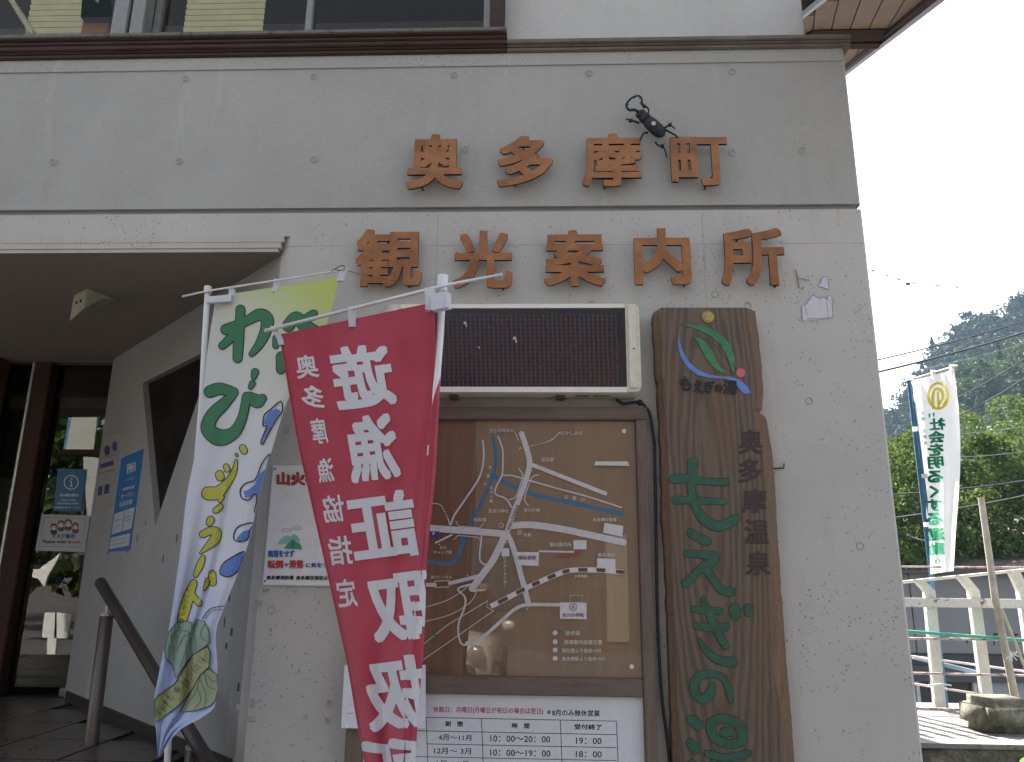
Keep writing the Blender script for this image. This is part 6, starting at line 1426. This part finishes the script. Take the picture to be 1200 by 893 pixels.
for sx in (-1, 1):
    g = G(); c = Vector((CARX+sx*.56, CARY+.0, .70)); g.tube([c+Vector((0, -.1, 0)), c+Vector((0, .0, 0))], .105, 20); g.ball(c, .088, 14, 8, ax=(1, .35, 1)); hl = g.build('headlight', plain('lamp_glass', (.55, .56, .55), .08, .1, 30, .6), K)
    g = G(); n = 20
    g.tube([c+Vector((0, -.02, 0)), c+Vector((0, .012, 0))], .118, 20, cap=False); g.build('headlight_rim', plain('chrome', (.7, .7, .7), .1, .05, 20, 1.), hl)
    g = G(); g.ball((CARX+sx*.90, CARY-1.15, .98), .09, 10, 8, ax=(1, .6, .8)); g.build('door_mirror', cpaint, K)
    for yy in (.62, 2.85):
        g = G(); g.tube([(CARX+sx*.66, CARY-yy, .29), (CARX+sx*.82, CARY-yy, .29)], .29, 20); wh = g.build('wheel', blackm, K); g = G(); g.tube([(CARX+sx*.80, CARY-yy, .29), (CARX+sx*.828, CARY-yy, .29)], .17, 16); g.build('rim', plain('alloy', (.5, .5, .5), .3, .1, 20, .8), wh)
g = G(); g.bbox((CARX-.36, CARY+.0, .36), (CARX+.36, CARY+.03, .50), .012); g.build('grille', plain('grille_dark', (.02, .02, .02), .4), K)
g = G(); g.bbox((CARX-.62, CARY-.02, .25), (CARX+.62, CARY+.06, .34), .015); g.build('bumper', cpaint, K)
def mir(px, py, Yo, Yg=DOORY+.02): p = onY(px, py, 2*Yg-Yo); return Vector((p.x, Yo, p.z))
RS = thing('added_reflection_board', 'white board added behind the camera, shaped to the bright reflections in the door glass', 'sign', tuple(mir(60, 825, -3.5)))  # added out of view; its outlines follow the bright patches in the door glass
whs = plain('white_board_paint', (.80, .80, .77), .5, .04)
def mslab(poly, Yo, th=.03):
    P = [mir(x, y, Yo) for x, y in poly]; n = len(P); tr = tess([(p.x, p.z) for p in P]); g = G(); g.add(P+[p-Vector((0, th, 0)) for p in P], [t for t in tr]+[tuple(i+n for i in t) for t in tr]+[(i, (i+1) % n, (i+1) % n+n, i+n) for i in range(n)]); return g
mslab([(52, 718), (67, 718), (65, 770), (51, 790), (31, 822), (27, 822), (33, 803), (55, 765), (56, 747), (49, 747)], -3.5).build('reflection_strip', whs, RS)
mslab([(65, 718), (83, 720), (79, 748), (63, 748)], -3.5).build('reflection_panel', whs, RS)
mslab([(30, 667), (46, 667), (72, 647), (56, 675), (52, 688), (44, 678), (30, 676)], -3.5).build('reflection_arrow', whs, RS)
mslab([(97, 532), (117, 538), (108, 650), (80, 650), (98, 645), (102, 600), (98, 560)], -3.5).build('reflection_panel', plain('dull_white_panel', (.42, .43, .38), .6), RS)
mslab([(86, 470), (117, 469), (109, 529), (77, 529)], -3.5).build('reflection_panel', plain('dull_white_panel', (.42, .43, .38)), RS)
mslab([(82.5, 470), (85.8, 470), (76.8, 529), (74, 529)], -3.5, .05).build('reflection_edge', plain('blue_edge_paint', (.06, .20, .32), .5), RS)
mslab([(98, 529), (101, 529), (88, 850), (85, 850)], -3.55, .05).build('added_support', plain('stand_dark', (.05, .05, .05)), RS)
# opposite buildings and trees
HS = thing('opposite_house', 'tall brown house with one tan shuttered doorway across the street, reflected in the map board', 'house', (2, -15, 0))
g = G(); g.box((.6, -19, 0), (9, -15, 8.5)); g.build('wall', plain('brown_stucco', (.085, .065, .05), .9), HS)
a, b = mir(712, 765, -14.97, -.04), mir(736, 697, -14.97, -.04); g = G(); g.box((a.x, -15.0, .25), (b.x, -14.95, 2.6)); g.build('shutter', plain('tan_shutter', (.25, .21, .15), .6), HS)
g = G(); g.box((4.2, -15.0, 1), (6.2, -14.96, 2.3)); g.build('window', plain('far_glass', (.05, .06, .07), .1), HS)
g = G(); g.box((.2, -19.4, 8.5), (9.4, -14.2, 8.7)); g.build('roof', plain('opp_roof', (.09, .08, .08), .7), HS)
H2 = thing('brown_house', 'dark brown timber house across the street left of the taller one', 'house', (-6, -15, 0))
g = G(); g.box((-9, -20, 0), (.62, -15.5, 8.2)); g.build('wall', plain('dark_timber', (.075, .055, .042), .9), H2)
g = G(); g.box((-9.4, -20.4, 8.2), (.15, -14.9, 8.4)); g.build('roof', plain('opp_roof', (.09, .08, .08)), H2)
for x in (-7.5, -4.2, -1.8): g = G(); g.box((x, -15.5, .9), (x+1.4, -15.46, 2.4)); g.build('window', plain('far_glass', (.05, .06, .07)), H2)
lmx = leafmat('street_tree_leaves', [(.3, (.03, .06, .015)), (.7, (.08, .12, .03))], .5)
for i, (x, y, r_) in enumerate(((-16, -14, 3.5), (-11.5, -13, 2.6), (-22, -16, 4), (14, -16, 4))):
    T_ = thing('street_tree', 'street tree across the road, ' + ['dark one left of the timber house', 'small one touching the timber house', 'big one farthest left', 'big one right of the tall brown house'][i], 'tree', (x, y, 0))
    g = G(); g.tube([(x, y, 0), (x+.2, y, r_*.8), (x, y, r_*1.5)], [.25, .18, .08], 8); g.build('trunk', plain('bark', (.07, .055, .04)), T_); quads('crown', crown((x, y, r_*1.5), r_, r_*1.1, 5000, .16, 16), lmx, T_)
# ================================================================== air
g = G(); g.box((-420, -60, GZ-7), (620, 420, 150)); hz = g.build('haze', plain('tmp', (1, 1, 1))); hz['kind'] = 'stuff'
m = bpy.data.materials.new('haze_air'); m.use_nodes = True; t = m.node_tree; t.nodes.clear(); out = t.nodes.new('ShaderNodeOutputMaterial'); pv = t.nodes.new('ShaderNodeVolumePrincipled'); pv.inputs['Color'].default_value = (.50, .72, 1, 1); pv.inputs['Density'].default_value = .0003
t.links.new(pv.outputs[0], out.inputs['Volume']); hz.data.materials.clear(); hz.data.materials.append(m)
